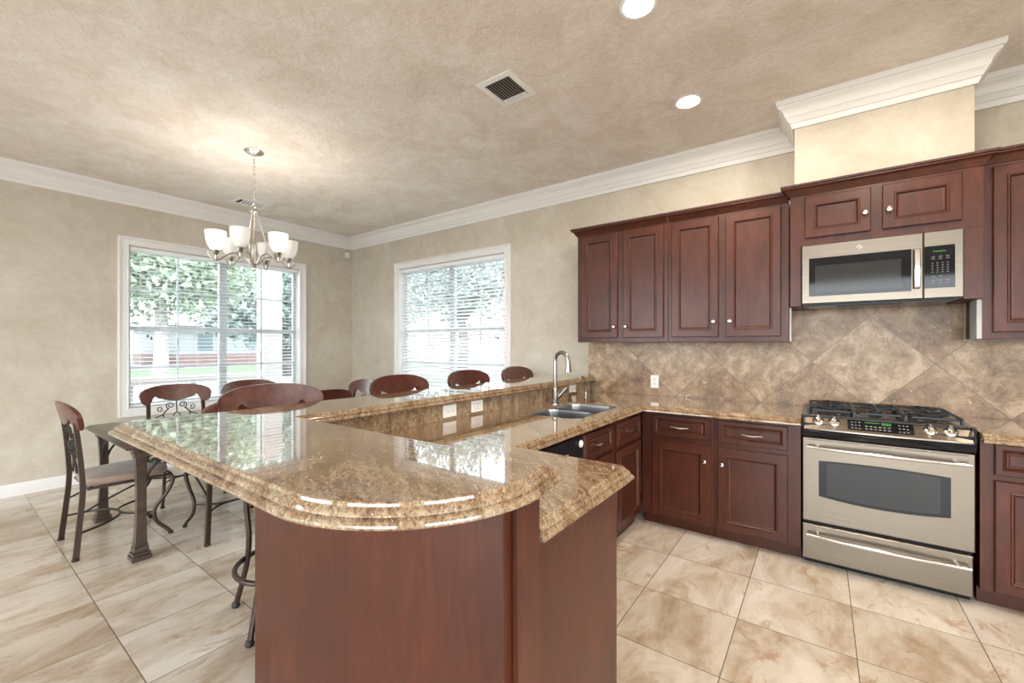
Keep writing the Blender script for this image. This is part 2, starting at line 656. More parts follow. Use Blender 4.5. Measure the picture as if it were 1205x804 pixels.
# 2-D offsetting with mitres
def offset_pts(pts, d, closed=True, flags=None):
    """positive d = to the right of travel direction (outside of a CCW outline)"""
    n = len(pts)
    res = []
    for i in range(n):
        P = Vector(pts[i])
        e0 = (P - Vector(pts[i - 1])) if (closed or i > 0) else None
        e1 = (Vector(pts[(i + 1) % n]) - P) if (closed or i < n - 1) else None
        d0 = d * (flags[i - 1] if flags else 1)
        d1 = d * (flags[i] if flags else 1)
        if e0 is None: e0, d0 = e1, d1
        if e1 is None: e1, d1 = e0, d0
        e0 = e0.normalized()
        e1 = e1.normalized()
        n0 = Vector((e0.y, -e0.x))
        n1 = Vector((e1.y, -e1.x))
        cr = e0.x * e1.y - e0.y * e1.x
        if abs(cr) < 1e-4:
            res.append(P + n0 * (d0 + d1) / 2)
        else:
            # solve x.n0=d0, x.n1=d1
            det = n0.x * n1.y - n0.y * n1.x
            x = (d0 * n1.y - d1 * n0.y) / det
            y = (n0.x * d1 - n1.x * d0) / det
            res.append(P + Vector((x, y)))
    return res


def slab(mb, pts, flags, ztop, prof, hole=None, hole_depth=None):
    n = len(pts)
    vs, fs = [], []
    for o, dz in prof:
        for q in offset_pts(pts, o, True, flags):
            vs.append((q.x, q.y, ztop - dz))
    for i in range(len(prof) - 1):
        for k in range(n):
            fs.append((i * n + k, i * n + (k + 1) % n, (i + 1) * n + (k + 1) % n, (i + 1) * n + k))
    loops = [[Vector((p[0], p[1], 0)) for p in pts]]
    L = len(prof) - 1
    bl = [[Vector((vs[L * n + k][0], vs[L * n + k][1], 0)) for k in range(n)]]
    if hole:
        loops.append([Vector((p[0], p[1], 0)) for p in hole])
        bl.append([Vector((p[0], p[1], 0)) for p in hole])
    base = len(vs)
    if hole:
        m = len(hole)
        vs += [(p[0], p[1], ztop) for p in hole]
        vs += [(p[0], p[1], ztop - prof[-1][1]) for p in hole]
        fs += [(base + k, base + (k + 1) % m, base + m + (k + 1) % m, base + m + k) for k in range(m)]
    for t in tessellate_polygon(loops):
        fs.append(tuple(i if i < n else base + i - n for i in t))
    for t in tessellate_polygon(bl):
        fs.append(tuple(L * n + i if i < n else base + m + i - n for i in t))
    return mb.add(vs, fs)


def sweep(mb, path, prof, closed=False):
    """prof (out,z): out = to the right of travel"""
    n = len(path)
    vs, fs = [], []
    for o, z in prof:
        for q in offset_pts(path, o, closed):
            vs.append((q.x, q.y, z))
    for i in range(len(prof) - 1):
        for k in range(n if closed else n - 1):
            fs.append((i * n + k, i * n + (k + 1) % n, (i + 1) * n + (k + 1) % n, (i + 1) * n + k))
    if not closed:
        fs.append(tuple(i * n for i in range(len(prof))))
        fs.append(tuple(i * n + n - 1 for i in range(len(prof)))[::-1])
    return mb.add(vs, fs)


# ------------------------------------------------------------------ room shell
CH = 3.02          # ceiling height
RX, RY = 8.6, -7.4
TH = 0.15
# window openings
W1 = (-2.64, -0.83, 0.70, 2.42)     # on x=0: y0,y1,z0,z1
W2 = (1.143, 2.985, 0.70, 2.425)    # on y=0: x0,x1,z0,z1

struct('floor', MB().box(-TH, RX + TH, RY - TH, TH, -0.1, 0), 'floor')
struct('ceiling', MB().box(-TH, RX + TH, RY - TH, TH, CH, CH + 0.1), 'ceiling')
w = MB()
E_ = 0.004
w.box(-TH, 0, RY, W1[0] - E_, 0, CH).box(-TH, 0, W1[1] + E_, 0, 0, CH).box(-TH, 0, W1[0] - E_, W1[1] + E_, 0, W1[2] - E_).box(-TH, 0, W1[0] - E_, W1[1] + E_, W1[3] + E_, CH)
struct('wall_left', w, 'wall')
w = MB()
w.box(-TH, W2[0] - E_, 0, TH, 0, CH).box(W2[1] + E_, RX, 0, TH, 0, CH).box(W2[0] - E_, W2[1] + E_, 0, TH, 0, W2[2] - E_).box(W2[0] - E_, W2[1] + E_, 0, TH, W2[3] + E_, CH)
struct('wall_back', w, 'wall')
w = MB()
w.box(RX, RX + TH, RY, -6.0, 0, CH).box(RX, RX + TH, -3.2, TH, 0, CH).box(RX, RX + TH, -6.0, -3.2, 0, 0.3).box(RX, RX + TH, -6.0, -3.2, 2.6, CH)
struct('wall_right', w, 'wall')
w = MB()
w.box(-TH, 1.2, RY - TH, RY, 0, CH).box(4.0, 4.9, RY - TH, RY, 0, CH).box(8.1, RX + TH, RY - TH, RY, 0, CH)
w.box(1.2, 4.0, RY - TH, RY, 0, 0.3).box(1.2, 4.0, RY - TH, RY, 2.6, CH).box(4.9, 8.1, RY - TH, RY, 0, 0.3).box(4.9, 8.1, RY - TH, RY, 2.6, CH)
struct('wall_front', w, 'wall')
# boxed chase above the microwave cabinet
CHX0, CHX1, CHY = 5.77, 6.62, -0.40
struct('wall_chase', MB().box(CHX0, CHX1, CHY, 0, 2.38, CH), 'wall')

# crown moulding
cz = 2.845
crown = [(0.0, cz), (0.014, cz), (0.017, cz + 0.014), (0.022, cz + 0.022), (0.022, cz + 0.032), (0.030, cz + 0.036),
         (0.036, cz + 0.050), (0.044, cz + 0.058), (0.044, cz + 0.066), (0.052, cz + 0.072), (0.056, cz + 0.088), (0.064, cz + 0.106),
         (0.076, cz + 0.120), (0.090, cz + 0.130), (0.090, cz + 0.140), (0.100, cz + 0.144), (0.104, cz + 0.158), (0.104, CH), (0, CH)]
cp = [(0, RY), (0, 0), (CHX0, 0), (CHX0, CHY), (CHX1, CHY), (CHX1, 0), (RX, 0), (RX, RY)]
struct('trim_1', sweep(MB(), cp, crown, True), 'white')
bbp = [(0, 0), (0.016, 0), (0.018, 0.055), (0.015, 0.060), (0.015, 0.088), (0.010, 0.098), (0.008, 0.112), (0, 0.112)]
struct('baseboard_left', sweep(MB(), [(0, RY), (0, 0)], bbp), 'white')
struct('baseboard_back', sweep(MB(), [(0.02, 0), (3.90, 0)], bbp), 'white')


# ------------------------------------------------------------------ windows
def window(idx, org, u, n, w_, h_, mid_off):
    """org: lower-left corner of the opening on the inner wall face; u along the wall, n into the room"""
    org, u, n = Vector(org), Vector(u), Vector(n)
    root = bpy.data.objects.new('window_%d' % idx, None)
    COL.objects.link(root)
    root.location = org
    ORG[root.name] = org
    root['kind'] = 'structure'
    # moulded casing round the opening
    cw = 0.092
    pr = [(0, 0), (0, 0.026), (0.006, 0.030), (0.016, 0.030), (0.020, 0.022), (0.026, 0.020), (0.030, 0.025), (0.034, 0.020),
          (0.074, 0.016), (0.078, 0.021), (0.085, 0.021), (cw, 0.012), (cw, 0.0), (cw, -0.145)]
    mb = MB().rings(org - u * cw - Vector((0, 0, cw)), u, n, w_ + 2 * cw, h_ + 2 * cw, pr, cap=False)
    build('window_casing', mb, 'white', root)
    fr = MB()

    def bar(a0, a1, b0, b1, d0, d1):
        P = org + u * a0 + Vector((0, 0, b0)) + n * d0
        Q = org + u * a1 + Vector((0, 0, b1)) + n * d1
        fr.box(P.x, Q.x, P.y, Q.y, P.z, Q.z, 0.003)
    o0, o1 = -0.135, -0.095
    hm = h_ * 0.495
    c = w_ / 2
    bar(0, 0.035, 0, h_, o0, o1); bar(w_ - 0.035, w_, 0, h_, o0, o1)
    bar(0, w_, 0, 0.04, o0, o1); bar(0, w_, h_ - 0.04, h_, o0, o1)
    bar(c - 0.04, c + 0.04, 0, h_, o0, o1 + 0.01)
    bar(0, w_, hm - 0.028, hm + 0.022, o0, o1 + 0.008)
    build('window_frame', fr, 'vinyl', root)
    fr = MB()
    for cc in (0.25, 0.75):
        x = w_ * cc
        bar(x - 0.009, x + 0.009, 0.04, h_ - 0.04, -0.125, -0.105)
    for zz in (0.245, 0.745):
        bar(0.03, w_ - 0.03, h_ * zz - 0.009, h_ * zz + 0.009, -0.125, -0.105)
    build('muntin', fr, 'vinyl', root)
    fr = MB()
    bar(0.01, w_ - 0.01, 0.01, h_ - 0.01, -0.118, -0.114)
    build('pane', fr, 'glass', root)
    return root


window(1, (0, W1[0], W1[2]), (0, 1, 0), (1, 0, 0), W1[1] - W1[0], W1[3] - W1[2], 0)
window(2, (W2[0], 0, W2[2]), (1, 0, 0), (0, -1, 0), W2[1] - W2[0], W2[3] - W2[2], 0)


def blind(label, org, u, n, w_, h_, tilt, ladders, wand_at, cord_at, wand_drop):
    org, u, n = Vector(org), Vector(u), Vector(n)
    t = thing('window_blind', label, 'blind', org)
    Z = Vector((0, 0, 1))

    def P(a, b, d):
        return org + u * a + Z * b + n * d
    mb = MB()
    p, q = P(0.012, h_ - 0.045, -0.068), P(w_ - 0.012, h_ - 0.004, -0.012)
    mb.box(p.x, q.x, p.y, q.y, p.z, q.z, 0.003)
    build('headrail', mb, 'slat', t)
    mb = MB()
    pitch = 0.0430
    nsl = int((h_ - 0.085) / pitch)
    ct, st = math.cos(tilt), math.sin(tilt)
    for i in range(nsl):
        zc = h_ - 0.07 - i * pitch
        prof = []
        for s in (-1, -0.5, 0, 0.5, 1):
            a = s * 0.0245
            cv = 0.0025 * (1 - s * s)
            prof.append((a, cv + 0.0012))
        for s in (1, 0.5, 0, -0.5, -1):
            a = s * 0.0245
            cv = 0.0025 * (1 - s * s)
            prof.append((a, cv - 0.0012))
        vs = []
        for a0 in (0.016, w_ - 0.016):
            for a, c in prof:
                # a along n (room side +), tilt: room edge lower
                d = a * ct + c * st
                z = -a * st + c * ct
                vs.append(P(a0, zc + z, -0.040 + d))
        m = len(prof)
        fs = [(k, (k + 1) % m, m + (k + 1) % m, m + k) for k in range(m)] + [tuple(range(m))[::-1], tuple(range(m, 2 * m))]
        mb.add(vs, fs)
    build('slats', mb, 'slat', t)
    mb = MB()
    p, q = P(0.014, 0.006, -0.064), P(w_ - 0.014, 0.024, -0.016)
    mb.box(p.x, q.x, p.y, q.y, p.z, q.z, 0.003)
    build('bottom_rail', mb, 'slat', t)
    for a in ladders:
        for dd in (-0.012, -0.067):
            mb = MB().tube([P(a, 0.02, dd), P(a, h_ - 0.04, dd)], 0.0011, 5)
            build('ladder_cord', mb, 'cord', t)
    mb = MB().tube([P(wand_at, h_ - 0.05, -0.008), P(wand_at + 0.004, h_ - wand_drop, -0.004)], 0.0035, 6)
    build('tilt_wand', mb, 'cord', t)
    mb = MB()
    for k in (-0.012, 0.012):
        mb.tube([P(cord_at + k, h_ - 0.05, -0.008), P(cord_at + k * 1.3, h_ - 0.95 - k, -0.006)], 0.0014, 5)
    pc = build('pull_cord', mb, 'cord', t)
    mb = MB()
    for k in (-0.012, 0.012):
        c = P(cord_at + k * 1.3, h_ - 0.95 - k, -0.006)
        mb.lathe([(0.002, 0.004), (0.006, -0.004), (0.009, -0.026), (0.007, -0.032)], (c.x, c.y, c.z), 10)
    build('tassel', mb, 'tassel', pc)
    return t


blind('white slatted blind over the wide dining window with a dark centre mullion', (0, W1[0], W1[2]), (0, 1, 0), (1, 0, 0),
      W1[1] - W1[0], W1[3] - W1[2], R(3), (0.10, 0.62, 1.19, 1.71), 0.26, 0.17, 0.9)
blind('white slatted blind with tilted slats in the window behind the bar', (W2[0], 0, W2[2]), (1, 0, 0), (0, -1, 0),
      W2[1] - W2[0], W2[3] - W2[2], R(33), (0.14, 0.66, 1.18, 1.70), 0.10, 1.72, 1.1)

# ------------------------------------------------------------------ granite
LIP = [(0, 0), (0.003, 0.002), (0.005, 0.008), (0.008, 0.010), (0.013, 0.011), (0.018, 0.014), (0.0205, 0.019), (0.0205, 0.023),
       (0.018, 0.025), (0.022, 0.026), (0.029, 0.028), (0.034, 0.033), (0.035, 0.038), (0.032, 0.043), (0.026, 0.045), (0.005, 0.045)]
BZ = 1.062   # bar top height
IX = 4.085   # kitchen-side edge of the long bar
rad = 0.36
out = [(3.69, -3.44)]
cx_, cy_ = 5.365 - rad, -3.44 + rad
out += [(cx_ + rad * math.cos(a), cy_ + rad * math.sin(a)) for a in [R(-90 + 90 * k / 16) for k in range(17)]]
out += [(5.345, -2.955), (IX, -2.965), (IX + 0.005, -0.016), (3.70, -0.016)]
fl = [1] * len(out)
fl[-2] = 0      # edge against back wall
bar_top = thing('bar_counter', 'raised L-shaped brown granite bar top with rounded near corner', 'bar counter', (4.6, -3.2, 1.02))
build('granite_slab', slab(MB(), out, fl, BZ, LIP), 'granite', bar_top, angle=14)

# lower worktop: peninsula leg, sink leg, leg along the back wall
sx0, sx1, sy0, sy1 = 4.30, 4.715, -1.56, -0.87


def rrect(x0, x1, y0, y1, r, n=6):
    pts = []
    for cx, cy, a0 in ((x1 - r, y0 + r, -90), (x1 - r, y1 - r, 0), (x0 + r, y1 - r, 90), (x0 + r, y0 + r, 180)):
        for k in range(n + 1):
            a = R(a0 + 90 * k / n)
            pts.append((cx + r * math.cos(a), cy + r * math.sin(a)))
    return pts


low = [(4.078, -2.974), (5.322, -2.974), (5.322, -2.360), (5.308, -2.345), (4.800, -2.345), (4.806, -0.700), (5.816, -0.700), (5.816, -0.014), (4.078, -0.014)]
lf = [0, 1, 1, 1, 1, 1, 0, 0, 0]
hole = rrect(sx0, sx1, sy0, sy1, 0.09)
ct = thing('countertop', 'lower brown granite worktop wrapping round the sink to the range', 'countertop', (4.6, -1.2, 0.87))
build('granite_slab', slab(MB(), low, lf, 0.914, LIP, hole), 'granite', ct, angle=14)
rt = [(6.588, -0.700), (7.9, -0.700), (7.9, -0.014), (6.588, -0.014)]
ct2 = thing('countertop', 'short brown granite worktop to the right of the range', 'countertop', (7.2, -0.35, 0.87))
build('granite_slab', slab(MB(), rt, [1, 0, 0, 0], 0.914, LIP), 'granite', ct2, angle=14)

# bar base: knee wall with wood panels, post and granite riser
bb = thing('knee_wall', 'dark cherry panelled knee wall carrying the raised granite bar', 'knee wall', (4.6, -3.0, 0))
build('front_panel', MB().box(4.070, 5.328, -3.115, -3.000, 0, 1.0165, 0.003), 'cherry', bb)
build('corner_post', MB().box(5.330, 5.347, -3.082, -2.988, 0, 1.0165, 0.002), 'cherry', bb)
build('stool_side_panel', MB().box(3.925, 3.965, -2.998, -0.004, 0, 1.0165, 0.003), 'cherry', bb)
rs = MB().box(4.052, 4.076, -2.975, -0.016, 0.9145, 1.0165).box(4.078, 5.328, -2.998, -2.976, 0.9145, 1.0165)
build('granite_riser', rs, 'granite', bb)
build('core', MB().box(3.967, 4.050, -2.998, -0.004, 0, 1.0165).box(4.052, 5.285, -2.998, -2.999 + 0.02, 0, 0.91), 'cherry', bb)

# tiled backsplash
bs = MB().box(4.088, 7.9, -0.0135, -0.0015, 0.9145, 1.392).box(5.70, 6.65, -0.0135, -0.0015, 1.392, 1.63).box(4.04, 4.088, -0.0135, -0.0015, 1.064, 1.392)
tag(build('tile_backsplash', bs, 'splash'), 'brown travertine backsplash of diagonal tiles behind the range', 'backsplash')


# ------------------------------------------------------------------ cabinets
DOOR = [(0, 0), (0, 0.016), (0.004, 0.020), (0.052, 0.020), (0.056, 0.024), (0.061, 0.024), (0.066, 0.019), (0.071, 0.010), (0.078, 0.009)]
DRAW = [(0, 0), (0, 0.016), (0.004, 0.020), (0.026, 0.020), (0.030, 0.023), (0.035, 0.020), (0.043, 0.011), (0.048, 0.011), (0.054, 0.014)]


def front(parent, name, org, u, n, w_, h_, prof):
    return build(name, MB().rings(org, u, n, w_, h_, prof), 'cherry', parent, angle=6)


def knob(parent, p, n):
    p, n = Vector(p), Vector(n)
    mb = MB()
    prof = [(0.006, 0.0), (0.005, 0.010), (0.009, 0.014), (0.0155, 0.018), (0.0165, 0.023), (0.013, 0.028), (0.005, 0.030)]
    if abs(n.y) > 0.5:
        mb.lathe(prof, p, 14, 'y')
    else:
        mb.lathe(prof, p, 14, 'x')
    return build('knob', mb, 'steel_plain', parent)


def pull(parent, p, u, n, L=0.10):
    p, u, n = Vector(p), Vector(u), Vector(n)
    Z = Vector((0, 0, 1))
    mb = MB()
    pts = [p - u * L / 2, p - u * L / 2 + n * 0.020, p - u * L * 0.32 + n * 0.025 - Z * 0.001, p + n * 0.029 - Z * 0.004,
           p + u * L * 0.32 + n * 0.025 - Z * 0.001, p + u * L / 2 + n * 0.020, p + u * L / 2]
    mb.tube(pts, lambda t: 0.0045 + 0.0035 * math.exp(-((t - 0.5) / 0.16) ** 2), 8, smooth=4)
    for s in (-1, 1):
        mb.tube([p + u * s * L * 0.42 + n * 0.022, p + u * s * L * 0.62 + n * 0.020], 0.0045, 8)
    return build('pull_handle', mb, 'steel_plain', parent)


X, Y, Z = Vector((1, 0, 0)), Vector((0, 1, 0)), Vector((0, 0, 1))
CRN = [(0, 0), (0.006, 0.002), (0.010, 0.012), (0.018, 0.018), (0.022, 0.030), (0.034, 0.042), (0.044, 0.046), (0.044, 0.054), (0.052, 0.058), (0.054, 0.070), (0, 0.070)]


def cab_crown(parent, path, z0):
    build('crown', sweep(MB(), path, [(o, z0 + z) for o, z in CRN]), 'cherry', parent)


def upper(label, x0, x1, yf, z0, z1, doors, knobs, crown_path, box_extra=None):
    t = thing('wall_cabinet', label, 'wall cabinet', ((x0 + x1) / 2, -0.02, z0))
    c = MB().box(x0, x1, yf, -0.002, z0, z1, 0.002)
    build('cabinet_box', c, 'cherry', t)
    for (a, b, c0, c1), kn in zip(doors, knobs):
        d = front(t, 'door', (a, yf, c0), X, -Y, b - a, c1 - c0, DOOR)
        knob(d, (kn[0], yf - 0.02, kn[1]), -Y)
    cab_crown(t, crown_path, z1 - 0.004)
    return t


upper('leftmost tall cherry wall cabinet with two doors beside the bar wall', 4.087, 4.906, -0.335, 1.394, 2.372,
      [(4.130, 4.478, 1.432, 2.350), (4.530, 4.872, 1.432, 2.350)], [(4.452, 1.528), (4.558, 1.528)],
      [(4.087, -0.014), (4.087, -0.335), (4.905, -0.335)])
upper('tall cherry wall cabinet with two doors just left of the microwave', 4.908, 5.735, -0.335, 1.394, 2.372,
      [(4.938, 5.284, 1.432, 2.350), (5.334, 5.688, 1.432, 2.350)], [(5.252, 1.548), (5.364, 1.548)],
      [(4.909, -0.335), (5.735, -0.335)])
upper('tall cherry wall cabinet to the right of the microwave', 6.662, 7.60, -0.335, 1.404, 2.400,
      [(6.702, 7.12, 1.442, 2.376), (7.17, 7.57, 1.442, 2.376)], [(7.09, 1.55), (7.20, 1.55)],
      [(6.662, -0.335), (7.60, -0.335)])
# microwave cabinet
t = thing('wall_cabinet', 'short protruding cherry cabinet mounted over the microwave', 'wall cabinet', (6.2, -0.02, 1.635))
yf = -0.42
c = MB().box(5.745, 6.652, yf, -0.002, 2.035, 2.378, 0.002)
c.box(5.745, 5.808, yf, -0.014, 1.632, 2.035, 0.002).box(6.572, 6.652, yf, -0.014, 1.632, 2.035, 0.002)
build('cabinet_box', c, 'cherry', t)
for a, b, kx in ((5.828, 6.168, 6.139), (6.222, 6.566, 6.251)):
    d = front(t, 'door', (a, yf, 2.082), X, -Y, b - a, 0.272, DOOR)
    knob(d, (kx, yf - 0.02, 2.196), -Y)
cab_crown(t, [(5.745, -0.337), (5.745, yf), (6.652, yf), (6.652, -0.337)], 2.374)
fs_ = MB().box(6.640, 6.660, -0.345, -0.20, 1.405, 1.630)
tag(build('filler_strip', fs_, 'filler'), 'pale unfinished filler strip under the microwave cabinet right side', 'trim strip')
fs_ = MB().box(5.738, 5.748, -0.33, -0.20, 1.396, 1.630)
tag(build('filler_strip', fs_, 'filler'), 'thin pale filler strip beside the microwave left corner', 'trim strip')


def base_cab(label, loc, boxes, fronts, toe):
    """fronts: (kind, a0, a1, z0, z1, handle(a,z) )"""
    t = thing('base_cabinet', label, 'base cabinet', loc)
    mb = MB()
    for b in boxes:
        mb.box(*b, 0.002)
    build('cabinet_box', mb, 'cherry', t)
    build('toe_kick', MB().box(*toe), 'cherry', t)
    for kind, plane, a0, a1, z0, z1, hnd in fronts:
        ax, val = plane
        if ax == 'y':
            org, u, n = (a0, val, z0), X, -Y
        elif ax == '-y':
            org, u, n = (a0, val, z0), X, Y
        else:
            org, u, n = (val, a0, z0), Y, X
        d = front(t, kind, org, u, n, a1 - a0, z1 - z0, DOOR if kind == 'door' else DRAW)
        if hnd:
            hp = Vector(org) + u * (hnd[0] - a0) + Z * (hnd[1] - z0) + n * (0.0205 if kind == 'door' else 0.014)
            if kind == 'door':
                knob(d, Vector(org) + u * (hnd[0] - a0) + Z * (hnd[1] - z0) + n * 0.02, n)
            else:
                pull(d, hp, u, n)
    return t


YF = -0.645
base_cab('cherry base cabinet with drawer and door in the corner by the sink leg', (5.07, -0.3, 0),
         [(4.80, 5.308, YF, -0.016, 0.085, 0.866)],
         [('drawer', ('y', YF), 4.882, 5.285, 0.692, 0.846, (5.084, 0.768)), ('door', ('y', YF), 4.882, 5.285, 0.095, 0.655, (5.252, 0.548))],
         (4.80, 5.308, -0.585, -0.016, 0, 0.086))
base_cab('cherry base cabinet with drawer and door just left of the range', (5.56, -0.3, 0),
         [(5.310, 5.814, YF, -0.016, 0.085, 0.866)],
         [('drawer', ('y', YF), 5.333, 5.745, 0.692, 0.846, (5.545, 0.768)), ('door', ('y', YF), 5.333, 5.745, 0.095, 0.660, (5.364, 0.545))],
         (5.310, 5.814, -0.585, -0.016, 0, 0.086))
base_cab('cherry base cabinet to the right of the range', (7.0, -0.3, 0),
         [(6.590, 7.9, YF, -0.016, 0.085, 0.866)],
         [('drawer', ('y', YF), 6.640, 7.06, 0.700, 0.860, (6.85, 0.78)), ('door', ('y', YF), 6.640, 7.06, 0.095, 0.672, (7.03, 0.55)),
          ('drawer', ('y', YF), 7.10, 7.52, 0.700, 0.860, (7.31, 0.78)), ('door', ('y', YF), 7.10, 7.52, 0.095, 0.672, (7.13, 0.55))],
         (6.590, 7.9, -0.585, -0.016, 0, 0.086))
XF = 4.785
base_cab('narrow cherry base cabinet on the sink leg nearest the inside corner', (4.5, -0.9, 0),
         [(4.085, XF, -1.195, -1.165, 0.085, 0.866), (4.70, XF, -1.165, -0.647, 0.085, 0.866), (4.085, 4.70, -1.165, -0.66, 0.085, 0.11)],
         [('drawer', ('x', XF), -1.150, -0.685, 0.672, 0.843, (-0.96, 0.765)), ('door', ('x', XF), -1.150, -0.685, 0.095, 0.648, None)],
         (4.085, 4.745, -1.195, -0.660, 0, 0.086))
base_cab('cherry sink base cabinet between the dishwasher and the corner cabinet', (4.5, -1.43, 0),
         [(4.70, XF, -1.680, -1.197, 0.085, 0.866), (4.085, 4.70, -1.680, -1.655, 0.085, 0.866), (4.085, 4.70, -1.655, -1.197, 0.085, 0.11)],
         [('drawer', ('x', XF), -1.648, -1.222, 0.685, 0.843, (-1.46, 0.765)), ('door', ('x', XF), -1.648, -1.222, 0.095, 0.660, None)],
         (4.085, 4.745, -1.680, -1.197, 0, 0.086))
base_cab('cherry end cabinet of the peninsula with a plain side panel', (4.9, -2.7, 0),
         [(4.805, 5.322, -2.970, -2.430, 0.085, 0.866), (4.085, 4.803, -2.970, -2.42, 0.085, 0.866)],
         [('drawer', ('-y', -2.430), 4.86, 5.30, 0.690, 0.846, (5.08, 0.765)), ('door', ('-y', -2.430), 4.86, 5.30, 0.095, 0.655, (4.90, 0.56))],
         (4.085, 5.322, -2.970, -2.48, 0, 0.086))

# dishwasher
t = thing('dishwasher', 'black dishwasher with a round white dial under the sink leg worktop', 'dishwasher', (4.5, -2.05, 0))
build('tub', MB().box(4.10, 4.755, -2.385, -1.690, 0.02, 0.862), 'black', t)
build('door', MB().box(4.757, 4.800, -2.370, -1.692, 0.11, 0.690, 0.006), 'black', t)
prof = [(4.757, 0.700), (4.806, 0.700), (4.822, 0.720), (4.824, 0.800), (4.812, 0.850), (4.757, 0.858)]
build('control_panel', MB().prism(prof, lambda a, b, d: (a, d, b), -2.370, -1.692), 'black', t)
build('dial', MB().lathe([(0.020, 0), (0.021, 0.006), (0.017, 0.010), (0.004, 0.011)], (4.823, -1.735, 0.815), 20, 'x'), 'plate', t)
mb = MB()
for k in range(5):
    mb.box(4.822, 4.8255, -1.90 - k * 0.045, -1.875 - k * 0.045, 0.775, 0.783)
build('button_marks', mb, 'keys', t)
build('kick_plate', MB().box(4.70, 4.745, -2.370, -1.692, 0.0, 0.10), 'black', t)

# ------------------------------------------------------------------ sink and taps
t = thing('kitchen_sink', 'double bowl stainless undermount sink set in the granite', 'sink', (4.5, -1.2, 0.70))


def bowl(x0, x1, y0, y1, zt, depth, r):
    mb = MB()
    rings = []
    for ins, z in ((0.0, zt), (0.004, zt + 0.001), (0.007, zt - 0.02), (0.014, zt - depth + 0.03), (0.04, zt - depth)):
        rings.append([(x, y, z) for x, y in rrect(x0 + ins, x1 - ins, y0 + ins, y1 - ins, max(0.02, r - ins * 0.5))])
    n = len(rings[0])
    vs = [v for rg in rings for v in rg]
    fs = []
    for i in range(len(rings) - 1):
        for k in range(n):
            fs.append((i * n + k, i * n + (k + 1) % n, (i + 1) * n + (k + 1) % n, (i + 1) * n + k))
    fs.append(tuple((len(rings) - 1) * n + k for k in range(n)))
    return mb.add(vs, fs)


build('bowl', bowl(4.303, 4.712, -1.557, -1.212, 0.903, 0.20, 0.088), 'sinksteel', t)
build('bowl', bowl(4.303, 4.712, -1.172, -0.873, 0.903, 0.17, 0.088), 'sinksteel', t)
build('divider', MB().box(4.312, 4.703, -1.211, -1.173, 0.72, 0.898, 0.012), 'sinksteel', t)
for yy in (-1.39, -1.02):
    zz = 0.704 if yy < -1.2 else 0.734
    build('drain', MB().lathe([(0.042, 0.001), (0.040, 0.004), (0.02, 0.002), (0.004, 0.004)], (4.50, yy, zz), 20), 'sinksteel', t)

fx, fy = 4.250, -1.03
t = thing('faucet', 'tall arched pull-down steel faucet behind the sink', 'faucet', (fx, fy, 0.914))
build('body', MB().lathe([(0.030, 0.914), (0.030, 0.922), (0.023, 0.930), (0.022, 1.03), (0.019, 1.04), (0.0145, 1.05)], (fx, fy, 0), 20), 'tapsteel', t)
pts = [(fx, fy, 1.03), (fx, fy, 1.22)]
for k in range(0, 11):
    a = PI - PI * k / 10
    pts.append((fx + 0.058 + 0.058 * math.cos(a), fy - 0.01 * k / 10, 1.250 + 0.062 * math.sin(a)))
build('spout', MB().tube(pts, 0.0145, 12, smooth=2), 'tapsteel', t)
ex = fx + 0.116
build('spray_head', MB().lathe([(0.016, 1.252), (0.019, 1.23), (0.025, 1.175), (0.026, 1.165), (0.020, 1.163)], (ex + 0.002, fy - 0.01, 0), 16), 'tapsteel', t)
build('lever', MB().tube([(fx + 0.005, fy + 0.01, 0.955), (fx + 0.03, fy + 0.045, 0.995), (fx + 0.055, fy + 0.075, 1.035)], lambda t: 0.018 - 0.003 * t, 10), 'tapsteel', t)
t = thing('soap_dispenser', 'small dark soap pump between the faucet and the slim tap', 'soap dispenser', (4.250, -0.79, 0.914))
build('body', MB().lathe([(0.020, 0.914), (0.020, 0.920), (0.013, 0.926), (0.012, 0.955), (0.009, 0.958), (0.009, 0.975)], (4.250, -0.79, 0), 16), 'bronze', t)
build('nozzle', MB().tube([(4.25, -0.79, 0.972), (4.28, -0.79, 0.980), (4.32, -0.785, 0.972)], 0.0065, 8), 'bronze', t)
tx, ty = 4.275, -0.55
t = thing('filter_tap', 'slim curved filter water tap at the back wall end of the sink', 'tap', (tx, ty, 0.914))
build('body', MB().lathe([(0.020, 0.914), (0.018, 0.921), (0.011, 0.93), (0.010, 0.965), (0.006, 0.970)], (tx, ty, 0), 16), 'tapsteel', t)
build('spout', MB().tube([(tx, ty, 0.965), (tx, ty - 0.005, 1.02), (tx, ty - 0.02, 1.070), (tx, ty - 0.05, 1.098), (tx, ty - 0.085, 1.095), (tx, ty - 0.10, 1.070)], 0.0055, 10, smooth=5), 'tapsteel', t)
build('lever', MB().tube([(tx, ty, 0.95), (tx, ty + 0.03, 0.958)], 0.004, 8), 'tapsteel', t)


